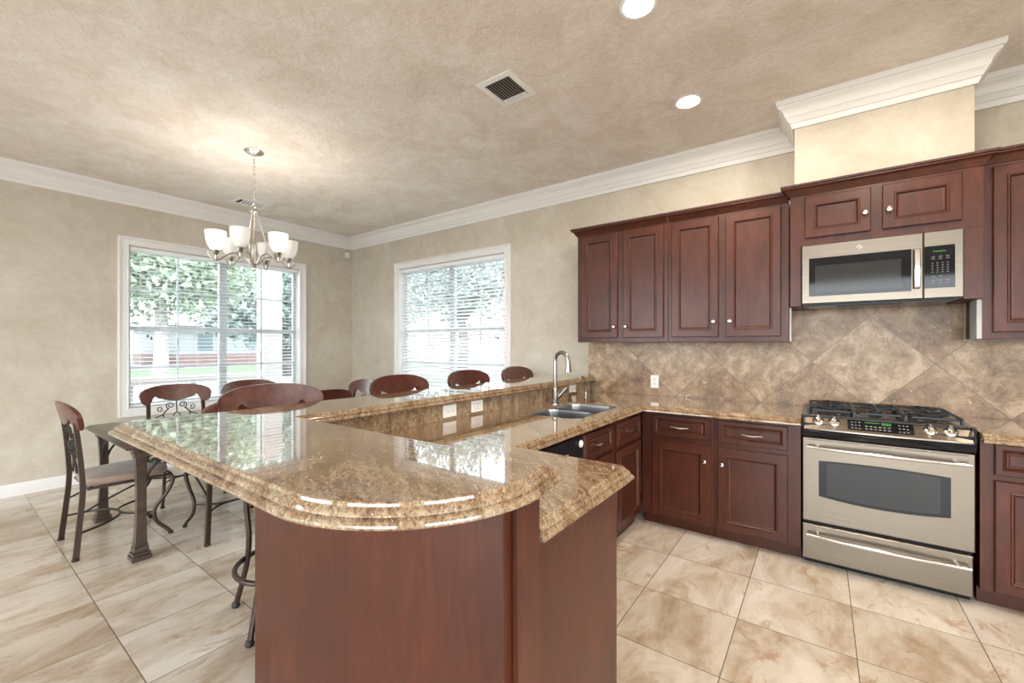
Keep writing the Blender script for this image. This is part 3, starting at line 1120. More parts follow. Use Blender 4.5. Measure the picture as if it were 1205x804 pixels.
# ------------------------------------------------------------------ outlets
def outlet(label, c, u, n, horizontal, kind, group):
    c, u, n = Vector(c), Vector(u), Vector(n)
    w_, h_ = (0.115, 0.074) if horizontal else (0.072, 0.115)
    t = thing('wall_outlet', label, 'outlet', c, group)
    build('cover_plate', MB().rings(c - u * w_ / 2 - Z * h_ / 2, u, n, w_, h_, [(0, 0), (0, 0.003), (0.004, 0.0055)]), 'plate', t)
    a, b = (u, Z) if horizontal else (Z, u)
    if kind == 'socket':
        for s in (-0.02, 0.02):
            mb = MB()
            for k in (-0.006, 0.006):
                p = c + a * s + b * k + n * 0.0056
                q = a * 0.001 + b * 0.001
                e = a * 0.0045 + b * 0.0012
                p0, p1 = p - e, p + e + n * 0.0006
                mb.box(p0.x, p1.x, p0.y, p1.y, p0.z, p1.z)
            p = c + a * (s + 0.009) + n * 0.0056
            e = (a + b) * 0.002
            p0, p1 = p - e, p + e + n * 0.0006
            mb.box(p0.x, p1.x, p0.y, p1.y, p0.z, p1.z)
            build('socket', mb, 'slot', t)
    else:
        mb = MB()
        e = a * 0.033 + b * 0.017
        p0, p1 = c - e + n * 0.0055, c + e + n * 0.009
        mb.box(p0.x, p1.x, p0.y, p1.y, p0.z, p1.z, 0.001)
        sw = build('rocker', mb, 'plate', t)
        mb = MB()
        e = a * 0.0335 + b * 0.0008
        for k in (-0.0178, 0.0178):
            p0, p1 = c - e + b * k + n * 0.0055, c + e + b * k + n * 0.0063
            mb.box(p0.x, p1.x, p0.y, p1.y, p0.z, p1.z)
        e = a * 0.0008 + b * 0.017
        p0, p1 = c - e + n * 0.009, c + e + n * 0.0094
        mb.box(p0.x, p1.x, p0.y, p1.y, p0.z, p1.z)
        build('rocker_gap', mb, 'slot', t)
    return t


gp = 'outlets and switches'
outlet('upright white outlet on the diagonal tile backsplash left of the range', (4.697, -0.0125, 1.038), X, -Y, False, 'socket', gp)
outlet('white double socket plate on the granite riser, nearest the camera', (4.0765, -2.01, 0.966), Y, X, True, 'socket', gp)
outlet('white rocker switch plate on the granite riser next to the socket', (4.0765, -1.755, 0.966), Y, X, True, 'rocker', gp)
outlet('small white plate on the granite riser behind the faucet', (4.0765, -0.42, 0.966), Y, X, True, 'socket', gp)

# ------------------------------------------------------------------ range
RX0, RX1 = 5.820, 6.574
RC = (RX0 + RX1) / 2
t = thing('gas_range', 'stainless and black slide-in gas range between the base cabinets', 'range', (RC, -0.35, 0))
build('body', MB().box(RX0 + 0.004, RX1 - 0.004, -0.615, -0.016, 0.03, 0.900, 0.003), 'black', t)
# cooktop with side flanges
mb = MB().box(RX0 - 0.006, RX1 + 0.010, -0.625, -0.016, 0.9165, 0.930, 0.004)
for xa, xb in ((RX0 - 0.003, RX0 + 0.011), (RX1 - 0.011, RX1 + 0.004)):
    mb.box(xa, xb, -0.672, -0.600, 0.850, 0.928, 0.005)
ctp = build('cooktop', mb, 'black', t)
# black bowed fascia below the control strip
N_ = 16


def bow(s, base, amt):
    return base - amt * (1 - (2 * s - 1) ** 2)


mb = MB()
mb.grid(lambda s, v: [(RX0 + (RX1 - RX0) * s, [bow(s, -0.672, 0.026), bow(s, -0.676, 0.030), bow(s, -0.666, 0.012), bow(s, -0.60, 0)][int(round(v * 3))], [0.846, 0.838, 0.803, 0.800][int(round(v * 3))])][0], N_, 3)
mb.box(RX0, RX1, -0.664, -0.610, 0.803, 0.885)
build('fascia', mb, 'black', t)
mb = MB()
pan = [(-0.600, 0.926), (-0.606, 0.932), (-0.6740, 0.858), (-0.6750, 0.850), (-0.668, 0.847), (-0.60, 0.847)]


def pan_pt(s, v):
    y, z = pan[int(round(v * 5))]
    k = 0.0 if y > -0.61 else 0.032
    return (RX0 + 0.012 + (RX1 - RX0 - 0.024) * s, bow(s, y, k), z)


mb.grid(pan_pt, N_, 5)
for e in (0, 1):
    mb.add([pan_pt(e, i / 5) for i in range(6)], [tuple(range(6))])
cps = build('control_panel', mb, 'steel', t)


def on_panel(x, v):
    """point and frame on the sloping control panel; v 0 = top, 1 = bottom"""
    s = (x - RX0 - 0.012) / (RX1 - RX0 - 0.024)
    a = Vector((x, bow(s, -0.606, 0), 0.932))
    b = Vector((x, bow(s, -0.674, 0.032), 0.858))
    p = a.lerp(b, v)
    d = (b - a).normalized()
    n = Vector((0, d.z, -d.y))
    if n.z < 0: n = -n
    return p, d, n


def panel_quad(mb, x0, x1, v0, v1, h):
    vs = []
    for x, v in ((x0, v0), (x1, v0), (x1, v1), (x0, v1)):
        p, d, n = on_panel(x, v)
        vs += [p + n * 0.0002, p + n * h]
    mb.add(vs, [(0, 2, 4, 6), (1, 7, 5, 3), (0, 1, 3, 2), (2, 3, 5, 4), (4, 5, 7, 6), (6, 7, 1, 0)])


mb = MB()
for k in range(8):
    xa = 6.045 + (6.335 - 6.045) * k / 8
    xb = 6.045 + (6.335 - 6.045) * (k + 1) / 8
    panel_quad(mb, xa, xb, 0.16, 0.84, 0.002)
dp = build('display', mb, 'blackglass', cps)
mb = MB()
for k in range(4):
    panel_quad(mb, 6.200 + k * 0.011, 6.208 + k * 0.011, 0.25, 0.42, 0.0026)
panel_quad(mb, 6.125, 6.190, 0.28, 0.33, 0.0026)
build('display_digits', mb, 'green', dp)
mb = MB()
for k in range(6):
    panel_quad(mb, 6.125 + k * 0.02, 6.137 + k * 0.02, 0.52, 0.58, 0.0026)
    panel_quad(mb, 6.125 + k * 0.02, 6.137 + k * 0.02, 0.68, 0.74, 0.0026)
build('centre_keys', mb, 'keys', dp)
for x_ in (6.062, 6.272):
    mb = MB()
    for k in range(3):
        for v in (0.3, 0.5, 0.7):
            panel_quad(mb, x_ + k * 0.017, x_ + 0.008 + k * 0.017, v, v + 0.06, 0.0026)
    build('key_group', mb, 'keys', dp)
for kx in (5.903, 5.982, 6.402, 6.482):
    p, d, n = on_panel(kx, 0.45)
    q = n.to_track_quat('Z', 'Y').to_matrix()
    mb = MB().lathe([(0.029, 0.0), (0.030, 0.004), (0.025, 0.009), (0.017, 0.012), (0.013, 0.022), (0.011, 0.028), (0.003, 0.030)], (0, 0, 0), 20)
    mb.box(-0.007, 0.007, -0.020, 0.020, 0.008, 0.037, 0.004)
    mb.v = [tuple(p + q @ Vector(v)) for v in mb.v]
    build('control_knob', mb, 'steel_plain', t)
# oven door
YD = -0.664
mb = MB()
mb.rings((RX0 + 0.002, -0.617, 0.276), X, -Y, RX1 - RX0 - 0.004, 0.521, [(0, 0), (0, 0.042), (0.005, 0.047)])
od = build('oven_door', mb, 'steel', t)


def lens_poly(x0, x1, z0, z1, b0, b1, n=14):
    top = [(x0 + (x1 - x0) * k / n, z1 + b1 * (1 - (2 * k / n - 1) ** 2)) for k in range(n, -1, -1)]
    bot = [(x0 + (x1 - x0) * k / n, z0 - b0 * (1 - (2 * k / n - 1) ** 2)) for k in range(n + 1)]
    return bot + top


mb = MB().prism(lens_poly(5.905, 6.480, 0.440, 0.657, 0.022, 0.010), lambda a, b, d: (a, d, b), YD - 0.0015, YD + 0.003)
ow = build('oven_window', mb, 'blackglass', od)
mb = MB().prism(lens_poly(5.945, 6.440, 0.452, 0.648, 0.017, 0.008), lambda a, b, d: (a, d, b), YD - 0.0022, YD - 0.001)
build('inner_pane', mb, 'greyglass', ow)
mb = MB()
xs = [RX0 + 0.025, 5.985, 6.115, 6.25, 6.395, RX1 - 0.025]
for a, b in zip(xs[:-1], xs[1:]):
    mb.box(a + 0.006, b - 0.006, YD - 0.0012, YD + 0.002, 0.781, 0.786)
build('vent_slots', mb, 'slot', od)


def bow_handle(parent, z, sag):
    x0, x1 = RX0 + 0.028, RX1 - 0.024
    pts = []
    for k in range(17):
        s = k / 16
        w_ = 1 - (2 * s - 1) ** 2
        pts.append((x0 + (x1 - x0) * s, YD - 0.034 - 0.022 * w_, z + sag * w_))
    mb = MB().tube(pts, lambda t: 0.0115 - 0.003 * abs(2 * t - 1), 10)
    for x in (x0 + 0.05, x1 - 0.05):
        mb.tube([(x, YD + 0.001, z + 0.002), (x, YD - 0.038, z)], 0.010, 10)
    return build('handle', mb, 'steel_plain', parent)


bow_handle(od, 0.742, 0.0)
mb = MB().rings((RX0 + 0.002, -0.617, 0.040), X, -Y, RX1 - RX0 - 0.012, 0.216, [(0, 0), (0, 0.042), (0.005, 0.047)])
dr = build('warming_drawer', mb, 'steel', t)
bow_handle(dr, 0.200, 0.0)
build('base_skirt', MB().box(RX0 + 0.01, RX1 - 0.01, -0.60, -0.55, 0.0, 0.04), 'black', t)
# burners and grates
for bx in (RX0 + 0.17, RC, RX1 - 0.17):
    for by in ((-0.47, -0.19) if bx != RC else (-0.33,)):
        mb = MB().lathe([(0.055, 0.930), (0.050, 0.938), (0.034, 0.940), (0.034, 0.948), (0.030, 0.951), (0.003, 0.952)], (bx, by, 0), 20)
        build('burner', mb, 'iron', ctp)
gw = (RX1 - RX0 - 0.06) / 3
for i in range(3):
    x0 = RX0 + 0.03 + i * gw + 0.004
    x1 = x0 + gw - 0.008
    y0, y1 = -0.585, -0.065
    mb = MB()
    zt = 0.968

    def gb(ax, ay, bx, by, r=0.006):
        mb.tube([(ax, ay, zt), (bx, by, zt)], r, 6)
    ring = [(x0 + 0.02, y0, 0.958), (x1 - 0.02, y0, 0.958), (x1, y0 + 0.02, 0.96), (x1, y1 - 0.02, 0.96), (x1 - 0.02, y1, 0.958), (x0 + 0.02, y1, 0.958), (x0, y1 - 0.02, 0.96), (x0, y0 + 0.02, 0.96)]
    mb.tube(ring, 0.0075, 6, closed=True)
    cx = (x0 + x1) / 2
    for cyy in ((-0.47, -0.19) if i != 1 else (-0.33,)):
        ext = 0.105 if i != 1 else 0.2
        for a, b in (((x0, cyy), (cx - 0.028, cyy)), ((x1, cyy), (cx + 0.028, cyy)), ((cx, cyy - ext), (cx, cyy - 0.028)), ((cx, cyy + ext), (cx, cyy + 0.028))):
            mb.tube([(a[0], a[1], 0.962), (b[0] * 0.35 + a[0] * 0.65, b[1] * 0.35 + a[1] * 0.65, zt + 0.004), (b[0], b[1], zt)], 0.0065, 6, smooth=3)
        rg = [(cx + 0.075 * math.cos(q), cyy + 0.075 * math.sin(q), zt + 0.001) for q in [2 * PI * k / 14 for k in range(14)]]
        mb.tube(rg, 0.005, 6, closed=True)
    mb.tube([(x0, -0.33, 0.964), (x1, -0.33, 0.964)], 0.0065, 6)
    for a in (x0, x1):
        for b in (y0 + 0.02, y1 - 0.02):
            mb.tube([(a, b, 0.930), (a, b, 0.962)], 0.008, 6)
    build('grate', mb, 'iron', ctp)

# ------------------------------------------------------------------ microwave
MX0, MX1, MZ0, MZ1, MY = 5.812, 6.568, 1.636, 2.030, -0.455
t = thing('microwave', 'stainless over-the-range microwave with black window and keypad', 'microwave', ((MX0 + MX1) / 2, -0.02, MZ0))
build('body', MB().box(MX0, MX1, -0.425, -0.015, MZ0, MZ1, 0.002), 'black', t)
XS = 6.402
mb = MB().rings((MX0, -0.427, MZ0 + 0.006), X, -Y, XS - MX0 - 0.001, MZ1 - MZ0 - 0.006, [(0, 0), (0, 0.024), (0.004, 0.028)])
md = build('door', mb, 'steel', t)
MYF = -0.455
mb = MB().rings((5.852, MYF + 0.001, 1.690), X, -Y, 6.350 - 5.852, 0.250, [(0, 0), (0, 0.002), (0.001, 0.003)])
mw_ = build('window', mb, 'blackglass', md)
mb = MB().rings((5.885, MYF - 0.0018, 1.712), X, -Y, 6.305 - 5.885, 0.176, [(0, 0), (0, 0.0006)])
build('mesh_screen', mb, 'greyglass', mw_)
pts = [(6.372, MYF - 0.002, 1.700), (6.372, MYF - 0.026, 1.715), (6.372, MYF - 0.036, 1.82), (6.372, MYF - 0.026, 1.925), (6.372, MYF - 0.002, 1.94)]
mb = MB()
cur = catmull([Vector(p) for p in pts], 5)
prf = [(-0.015, -0.004), (-0.011, 0.004), (0.011, 0.004), (0.015, -0.004)]
vs, fs = [], []
for i, p in enumerate(cur):
    for a, b in prf:
        vs.append((p.x + a, p.y - b, p.z))
for i in range(len(cur) - 1):
    for k in range(4):
        fs.append((i * 4 + k, i * 4 + (k + 1) % 4, (i + 1) * 4 + (k + 1) % 4, (i + 1) * 4 + k))
fs += [(0, 1, 2, 3), tuple(len(vs) - 4 + k for k in range(4))]
mb.add(vs, fs)
build('handle', mb, 'steel_plain', md)
# round emblem with a monogram-like swirl
mb = MB().lathe([(0.0165, 0), (0.0165, 0.0015), (0.0150, 0.003), (0.0145, 0.0018), (0.002, 0.0018)], (6.112, MYF - 0.0002, 1.985), 24, 'y')
em = build('emblem', mb, 'steel_plain', md)
mb = MB()
ec = Vector((6.112, MYF - 0.0026, 1.985))
rg = [ec + Vector((0.0105 * math.cos(q), 0, 0.0105 * math.sin(q))) for q in [2 * PI * k / 20 for k in range(20)]]
mb.tube(rg, 0.0008, 5, closed=True)
for sx in (-1, 1):
    mb.tube([ec + Vector((sx * 0.0015, 0, 0.005)), ec + Vector((sx * 0.0055, 0, 0.0045)), ec + Vector((sx * 0.0065, 0, 0)), ec + Vector((sx * 0.004, 0, -0.005)), ec + Vector((sx * 0.001, 0, -0.003)), ec + Vector((sx * 0.004, 0, 0))], 0.0008, 5, smooth=4)
build('monogram', mb, 'slot', em)
mb = MB().rings((XS + 0.001, -0.427, MZ0 + 0.006), X, -Y, MX1 - XS - 0.001, MZ1 - MZ0 - 0.006, [(0, 0), (0, 0.024), (0.004, 0.028)])
mc = build('control_panel', mb, 'steel', t)
mb = MB().rings((6.405, MYF + 0.001, 1.700), X, -Y, 0.128, 0.245, [(0, 0), (0, 0.002), (0.001, 0.003)])
kp = build('keypad', mb, 'blackglass', mc)
mb = MB()
for k in range(6):
    mb.box(6.444 + k * 0.009, 6.450 + k * 0.009, MYF - 0.0026, MYF - 0.0018, 1.909, 1.915)
build('display_digits', mb, 'green', kp)
mb = MB()
for r_, z in enumerate((1.880, 1.868, 1.842, 1.829, 1.816, 1.803, 1.790, 1.766, 1.742, 1.728)):
    for k in range(3 if r_ < 2 or r_ > 6 else 4):
        x = 6.436 + k * (0.030 if r_ < 2 or r_ > 6 else 0.021)
        wd = 0.014 if r_ < 2 or r_ > 6 else 0.008
        if r_ == 7 and k == 2: continue
        mb.box(x, x + wd, MYF - 0.0026, MYF - 0.0018, z, z + 0.0035)
build('key_labels', mb, 'keys', kp)
build('underside_vent', MB().box(MX0 + 0.03, MX1 - 0.03, -0.42, -0.03, MZ0 - 0.010, MZ0 - 0.0005, 0.002), 'black', t)
build('lamp_cover', MB().box(6.0, 6.32, -0.40, -0.34, MZ0 - 0.014, MZ0 - 0.0102, 0.001), 'iron', t)


# ------------------------------------------------------------------ recessed lights, vents, sensor
def can_light(label, x, y, power=14):
    t = thing('recessed_light', label, 'ceiling light', (x, y, CH), 'recessed kitchen lights')
    build('trim_ring', MB().lathe([(0.074, CH - 0.001), (0.088, CH - 0.001), (0.092, CH - 0.005), (0.086, CH - 0.009), (0.074, CH - 0.008)], (x, y, 0), 32), 'white', t)
    build('lens', MB().lathe([(0.072, CH - 0.002), (0.072, CH - 0.009), (0.055, CH - 0.014), (0.003, CH - 0.016)], (x, y, 0), 32), 'lens', t)
    d = bpy.data.lights.new('lamp', 'AREA')
    d.shape = 'DISK'
    d.size = 0.13
    d.energy = power
    d.color = (1.0, 0.88, 0.72)
    o = bpy.data.objects.new('recessed_lamp_glow', d)
    COL.objects.link(o)
    o.location = (x, y, CH - 0.02)
    return t


can_light('recessed ceiling light nearer the microwave wall', 5.19, -0.865)
can_light('recessed ceiling light cut by the top edge of the photo', 5.20, -1.865)
for x, y in ((6.3, -1.3), (6.3, -2.6), (7.4, -1.3)):
    can_light('recessed ceiling light outside the picture', x, y)


def vent(label, x0, x1, y0, y1, nslat, along):
    t = thing('ceiling_vent', label, 'air vent', ((x0 + x1) / 2, (y0 + y1) / 2, CH))
    w_, h_ = x1 - x0, y1 - y0
    pr = [(0, 0.0005), (0.002, 0.005), (0.030, 0.011), (0.036, 0.011), (0.040, 0.004), (0.040, 0.001)]
    build('frame', MB().rings((x0, y0, CH), X, -Z, w_, h_, pr, cap=False, v=Y), 'vent', t)
    build('duct_opening', MB().box(x0 + 0.038, x1 - 0.038, y0 + 0.038, y1 - 0.038, CH - 0.002, CH - 0.0005), 'duct', t)
    mb = MB()
    a0, a1 = (y0 + 0.07, y1 - 0.045) if along == 'x' else (x0 + 0.045, x1 - 0.045)
    for k in range(nslat):
        a = a0 + (a1 - a0) * (k + 0.5) / nslat
        if along == 'x':
            vs = [(x0 + 0.04, a, CH - 0.002), (x1 - 0.075, a, CH - 0.002), (x1 - 0.075, a + 0.009, CH - 0.012), (x0 + 0.04, a + 0.009, CH - 0.012)]
        else:
            vs = [(a, y0 + 0.04, CH - 0.002), (a, y1 - 0.075, CH - 0.002), (a + 0.009, y1 - 0.075, CH - 0.012), (a + 0.009, y0 + 0.04, CH - 0.012)]
        vs2 = [(v[0] + (0.0015 if along != 'x' else 0), v[1] + (0.0015 if along == 'x' else 0), v[2]) for v in vs]
        mb.add(vs + vs2, [(0, 1, 2, 3), (7, 6, 5, 4), (0, 4, 5, 1), (1, 5, 6, 2), (2, 6, 7, 3), (3, 7, 4, 0)])
    build('louvres', mb, 'vent', t)
    mb = MB()
    for k in range(3):
        if along == 'x':
            xa = x1 - 0.068 + k * 0.011
            mb.box(xa, xa + 0.004, y0 + 0.045, y1 - 0.045, CH - 0.011, CH - 0.002)
        else:
            ya = y1 - 0.068 + k * 0.011
            mb.box(x0 + 0.045, x1 - 0.045, ya, ya + 0.004, CH - 0.011, CH - 0.002)
    build('side_louvres', mb, 'vent', t)
    return t


vent('square white ceiling register with slats above the bar', 4.142, 4.412, -1.845, -1.540, 9, 'y')
vent('small white ceiling register near the dining window behind the chandelier', 0.42, 0.70, -1.86, -1.50, 7, 'x')
t = thing('motion_sensor', 'small white alarm sensor high in the corner of the dining walls', 'sensor', (0.03, -0.10, 2.72))
build('housing', MB().box(0.001, 0.045, -0.125, -0.065, 2.70, 2.79, 0.008), 'plate', t)
build('lens_window', MB().box(0.045, 0.048, -0.115, -0.075, 2.715, 2.75, 0.002), 'white', t)

# ------------------------------------------------------------------ chandelier
CXH, CYH = 2.012, -2.256
t = thing('chandelier', 'brushed nickel six-arm chandelier with frosted glass shades hanging over the dining table', 'chandelier', (CXH, CYH, CH))
c0 = (CXH, CYH, 0)
build('canopy', MB().lathe([(0.075, CH - 0.001), (0.075, CH - 0.008), (0.060, CH - 0.020), (0.020, CH - 0.032), (0.008, CH - 0.040)], c0, 28), 'nickel', t)
mb = MB()
z = CH - 0.045
k = 0
while z > 2.58:
    pts = []
    for a in range(10):
        q = 2 * PI * a / 10
        u_ = 0.0085 * math.cos(q)
        v_ = 0.020 * math.sin(q)
        pts.append((CXH + (u_ if k % 2 else 0), CYH + (0 if k % 2 else u_), z - 0.012 + v_))
    mb.tube(pts, 0.0024, 5, closed=True)
    z -= 0.031
    k += 1
build('chain', mb, 'nickel', t)
build('hanging_loop', MB().tube([(CXH + 0.026 * math.cos(q), CYH, 2.552 + 0.028 * math.sin(q)) for q in [2 * PI * i / 16 for i in range(16)]], 0.004, 6, closed=True), 'nickel', t)
build('centre_column', MB().lathe([(0.006, 2.53), (0.024, 2.525), (0.026, 2.505), (0.018, 2.50), (0.009, 2.48), (0.008, 2.26), (0.020, 2.23), (0.024, 2.16), (0.016, 2.12), (0.030, 2.085), (0.034, 2.06), (0.018, 2.035), (0.012, 2.02), (0.014, 2.005), (0.002, 1.995)], c0, 20), 'nickel', t)
for k in range(3):
    a = R(40 + 120 * k) + 0.62899
    ca, sa = math.cos(a), math.sin(a)
    P_ = lambda r_, z_: (CXH + r_ * ca, CYH + r_ * sa, z_)
    build('stem_rod', MB().tube([P_(0.018, 2.51), P_(0.035, 2.44), P_(0.075, 2.30), P_(0.095, 2.20), P_(0.06, 2.10), P_(0.022, 2.06)], 0.0055, 8, smooth=5), 'nickel', t)
for k in range(6):
    a = R(41 + 60 * k) + 0.62899
    ca, sa = math.cos(a), math.sin(a)
    P_ = lambda r_, z_: (CXH + r_ * ca, CYH + r_ * sa, z_)
    arm = build('arm', MB().tube([P_(0.025, 2.055), P_(0.075, 2.115), P_(0.14, 2.135), P_(0.20, 2.105), P_(0.245, 2.065), P_(0.285, 2.060), P_(0.315, 2.095), P_(0.322, 2.125)], lambda q: 0.0075 - 0.003 * q, 8, smooth=5), 'nickel', t)
    px, py, _ = P_(0.270, 0)
    build('shade_cup', MB().lathe([(0.006, 2.062), (0.010, 2.075), (0.010, 2.10), (0.024, 2.115), (0.034, 2.135), (0.030, 2.140)], (px, py, 0), 16), 'nickel', arm)
    prof = [(0.020, 2.138), (0.040, 2.150), (0.058, 2.180), (0.069, 2.222), (0.073, 2.262), (0.074, 2.292), (0.071, 2.292), (0.070, 2.262), (0.065, 2.222), (0.054, 2.184), (0.037, 2.156), (0.018, 2.146)]
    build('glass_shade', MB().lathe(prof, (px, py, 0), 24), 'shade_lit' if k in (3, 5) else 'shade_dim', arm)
    ld = bpy.data.lights.new('chandelier_bulb', 'POINT')
    ld.energy = 2.6
    ld.shadow_soft_size = 0.03
    ld.color = (1.0, 0.93, 0.84)
    lo_ = bpy.data.objects.new('chandelier_bulb', ld)
    COL.objects.link(lo_)
    lo_.location = (px, py, 2.262)


# ------------------------------------------------------------------ seating
def spiral(c, a, b, r0, r1, turns, start, sgn=1, n=14):
    """flat spiral in the plane spanned by unit vectors a,b"""
    out = []
    for i in range(n + 1):
        s = i / n
        q = start + sgn * 2 * PI * turns * s
        r_ = r0 + (r1 - r0) * s
        out.append(Vector(c) + Vector(a) * r_ * math.cos(q) + Vector(b) * r_ * math.sin(q))
    return out


def crest_mesh(w_, zt, H, y0, bow_, lean):
    """wood crest rail: arched top, drooping lobed ends, scalloped underside"""
    nu, th = 60, 0.024
    def top(s):
        return zt - H * 0.50 * (1 - math.sqrt(max(0.0, 1 - abs(s) ** 2.6)))
    def bot(s):
        a = abs(s)
        if a < 0.50:
            z = zt - H * (0.88 - 0.20 * (a / 0.50) ** 1.6)
        elif a < 0.645:
            z = zt - H * (0.68 - 0.10 * math.sin((a - 0.5) / 0.145 * PI))
        else:
            z = zt - H * (0.5 + 0.5 * math.sqrt(max(0, 1 - ((a - 0.815) / 0.185) ** 2)))
        return min(z, top(s) - 0.002)
    vs, fs = [], []
    for i in range(nu + 1):
        s = -1 + 2 * i / nu
        x = s * w_ / 2
        zt_, zb_ = top(s), bot(s)
        yb = y0 + bow_ * (s * s)
        for f_, yy in ((0.0, -th / 2), (0.12, -th / 2 - 0.003), (0.5, -th / 2 - 0.004), (0.88, -th / 2 - 0.003), (1.0, -th / 2), (1.0, th / 2), (0.5, th / 2 - 0.002), (0.0, th / 2)):
            z = zb_ + (zt_ - zb_) * f_
            vs.append((x, yb + yy - lean * (z - zt), z))
    m = 8
    for i in range(nu):
        for k in range(m):
            fs.append((i * m + k, i * m + (k + 1) % m, (i + 1) * m + (k + 1) % m, (i + 1) * m + k))
    fs.append(tuple(range(m)))
    fs.append(tuple(nu * m + k for k in range(m))[::-1])
    return MB().add(vs, fs)


def scrollwork(parent, zlo, zhi, ylo, yhi, half):
    """lyre of iron scrolls between the back posts"""
    def pt(x, z):
        f_ = (z - zlo) / (zhi - zlo)
        return Vector((x, ylo + (yhi - ylo) * f_, z))
    up = (pt(0, zhi) - pt(0, zlo)).normalized()
    xx = Vector((1, 0, 0))
    H = zhi - zlo
    mb = MB()
    for s in (-1, 1):
        # heart under the crest
        c = pt(s * half * 0.24, zhi - H * 0.13)
        mb.tube(spiral(c, xx * s, up, 0.034, 0.010, 1.35, -PI / 2 + 0.4, 1, 20), 0.0045, 6)
        # S curve down the side of the splat
        pts = [pt(s * half * 0.30, zhi - H * 0.20), pt(s * half * 0.52, zhi - H * 0.36), pt(s * half * 0.40, zhi - H * 0.52), pt(s * half * 0.14, zhi - H * 0.62),
               pt(s * half * 0.16, zhi - H * 0.76), pt(s * half * 0.42, zhi - H * 0.90), pt(s * half * 0.55, zlo)]
        mb.tube(pts, 0.0055, 6, smooth=4)
        c = pt(s * half * 0.46, zhi - H * 0.60)
        mb.tube(spiral(c, xx * s, up, 0.032, 0.008, 1.3, PI, -1, 18), 0.0042, 6)
        c = pt(s * half * 0.62, zhi - H * 0.20)
        mb.tube(spiral(c, xx * s, up, 0.026, 0.007, 1.2, PI + 0.6, 1, 16), 0.0042, 6)
        mb.tube([pt(s * half * 0.52, zhi - H * 0.36), pt(s * half * 0.80, zhi - H * 0.42), pt(s * half * 0.95, zhi - H * 0.45)], 0.0045, 6)
    mb.tube([pt(0, zhi), pt(0, zhi - H * 0.30)], 0.005, 6)
    mb.tube([pt(0, zhi - H * 0.60), pt(0, zlo)], 0.005, 6)
    c = pt(0, zhi - H * 0.45)
    mb.tube([c + xx * 0.028 * math.cos(q) + up * 0.045 * math.sin(q) for q in [2 * PI * k / 16 for k in range(16)]], 0.0045, 6, closed=True)
    return build('scrollwork', mb, 'darkiron', parent)


def seat_pad(parent, z0, z1, hx, hy, rear=0.86):
    def outline(f_):
        pts = []
        for k in range(40):
            q = 2 * PI * k / 40
            c_, s_ = math.cos(q), math.sin(q)
            x = hx * abs(c_) ** 0.5 * (1 if c_ > 0 else -1)
            y = hy * abs(s_) ** 0.5 * (1 if s_ > 0 else -1)
            x *= 1 - (1 - rear) * (0.5 - y / hy / 2)
            pts.append((x * f_, y * f_))
        return pts
    vs, fs = [], []
    lv = [(0.95, z0), (1.0, z0 + 0.012), (1.015, (z0 + z1) / 2), (0.98, z1 - 0.012), (0.85, z1 - 0.002), (0.5, z1 + 0.004), (0.05, z1 + 0.005)]
    for f_, z_ in lv:
        vs += [(x, y, z_) for x, y in outline(f_)]
    n = 40
    for i in range(len(lv) - 1):
        for k in range(n):
            fs.append((i * n + k, i * n + (k + 1) % n, (i + 1) * n + (k + 1) % n, (i + 1) * n + k))
    fs += [tuple(range(n))[::-1], tuple((len(lv) - 1) * n + k for k in range(n))]
    return build('seat_cushion', MB().add(vs, fs), 'fabric', parent)


def flat_leg(pts, wx, wy):
    """rectangular section swept on a path; wx(t), wy(t) half sizes"""
    cur = catmull([Vector(p) for p in pts], 5)
    mb = MB()
    vs, fs = [], []
    m = len(cur)
    for i, p in enumerate(cur):
        t_ = i / (m - 1)
        a, b = wx(t_), wy(t_)
        vs += [(p.x - a, p.y - b, p.z), (p.x + a, p.y - b, p.z), (p.x + a, p.y + b, p.z), (p.x - a, p.y + b, p.z)]
    for i in range(m - 1):
        for k in range(4):
            fs.append((i * 4 + k, i * 4 + (k + 1) % 4, (i + 1) * 4 + (k + 1) % 4, (i + 1) * 4 + k))
    fs += [(3, 2, 1, 0), tuple((m - 1) * 4 + k for k in range(4))]
    return mb.add(vs, fs)


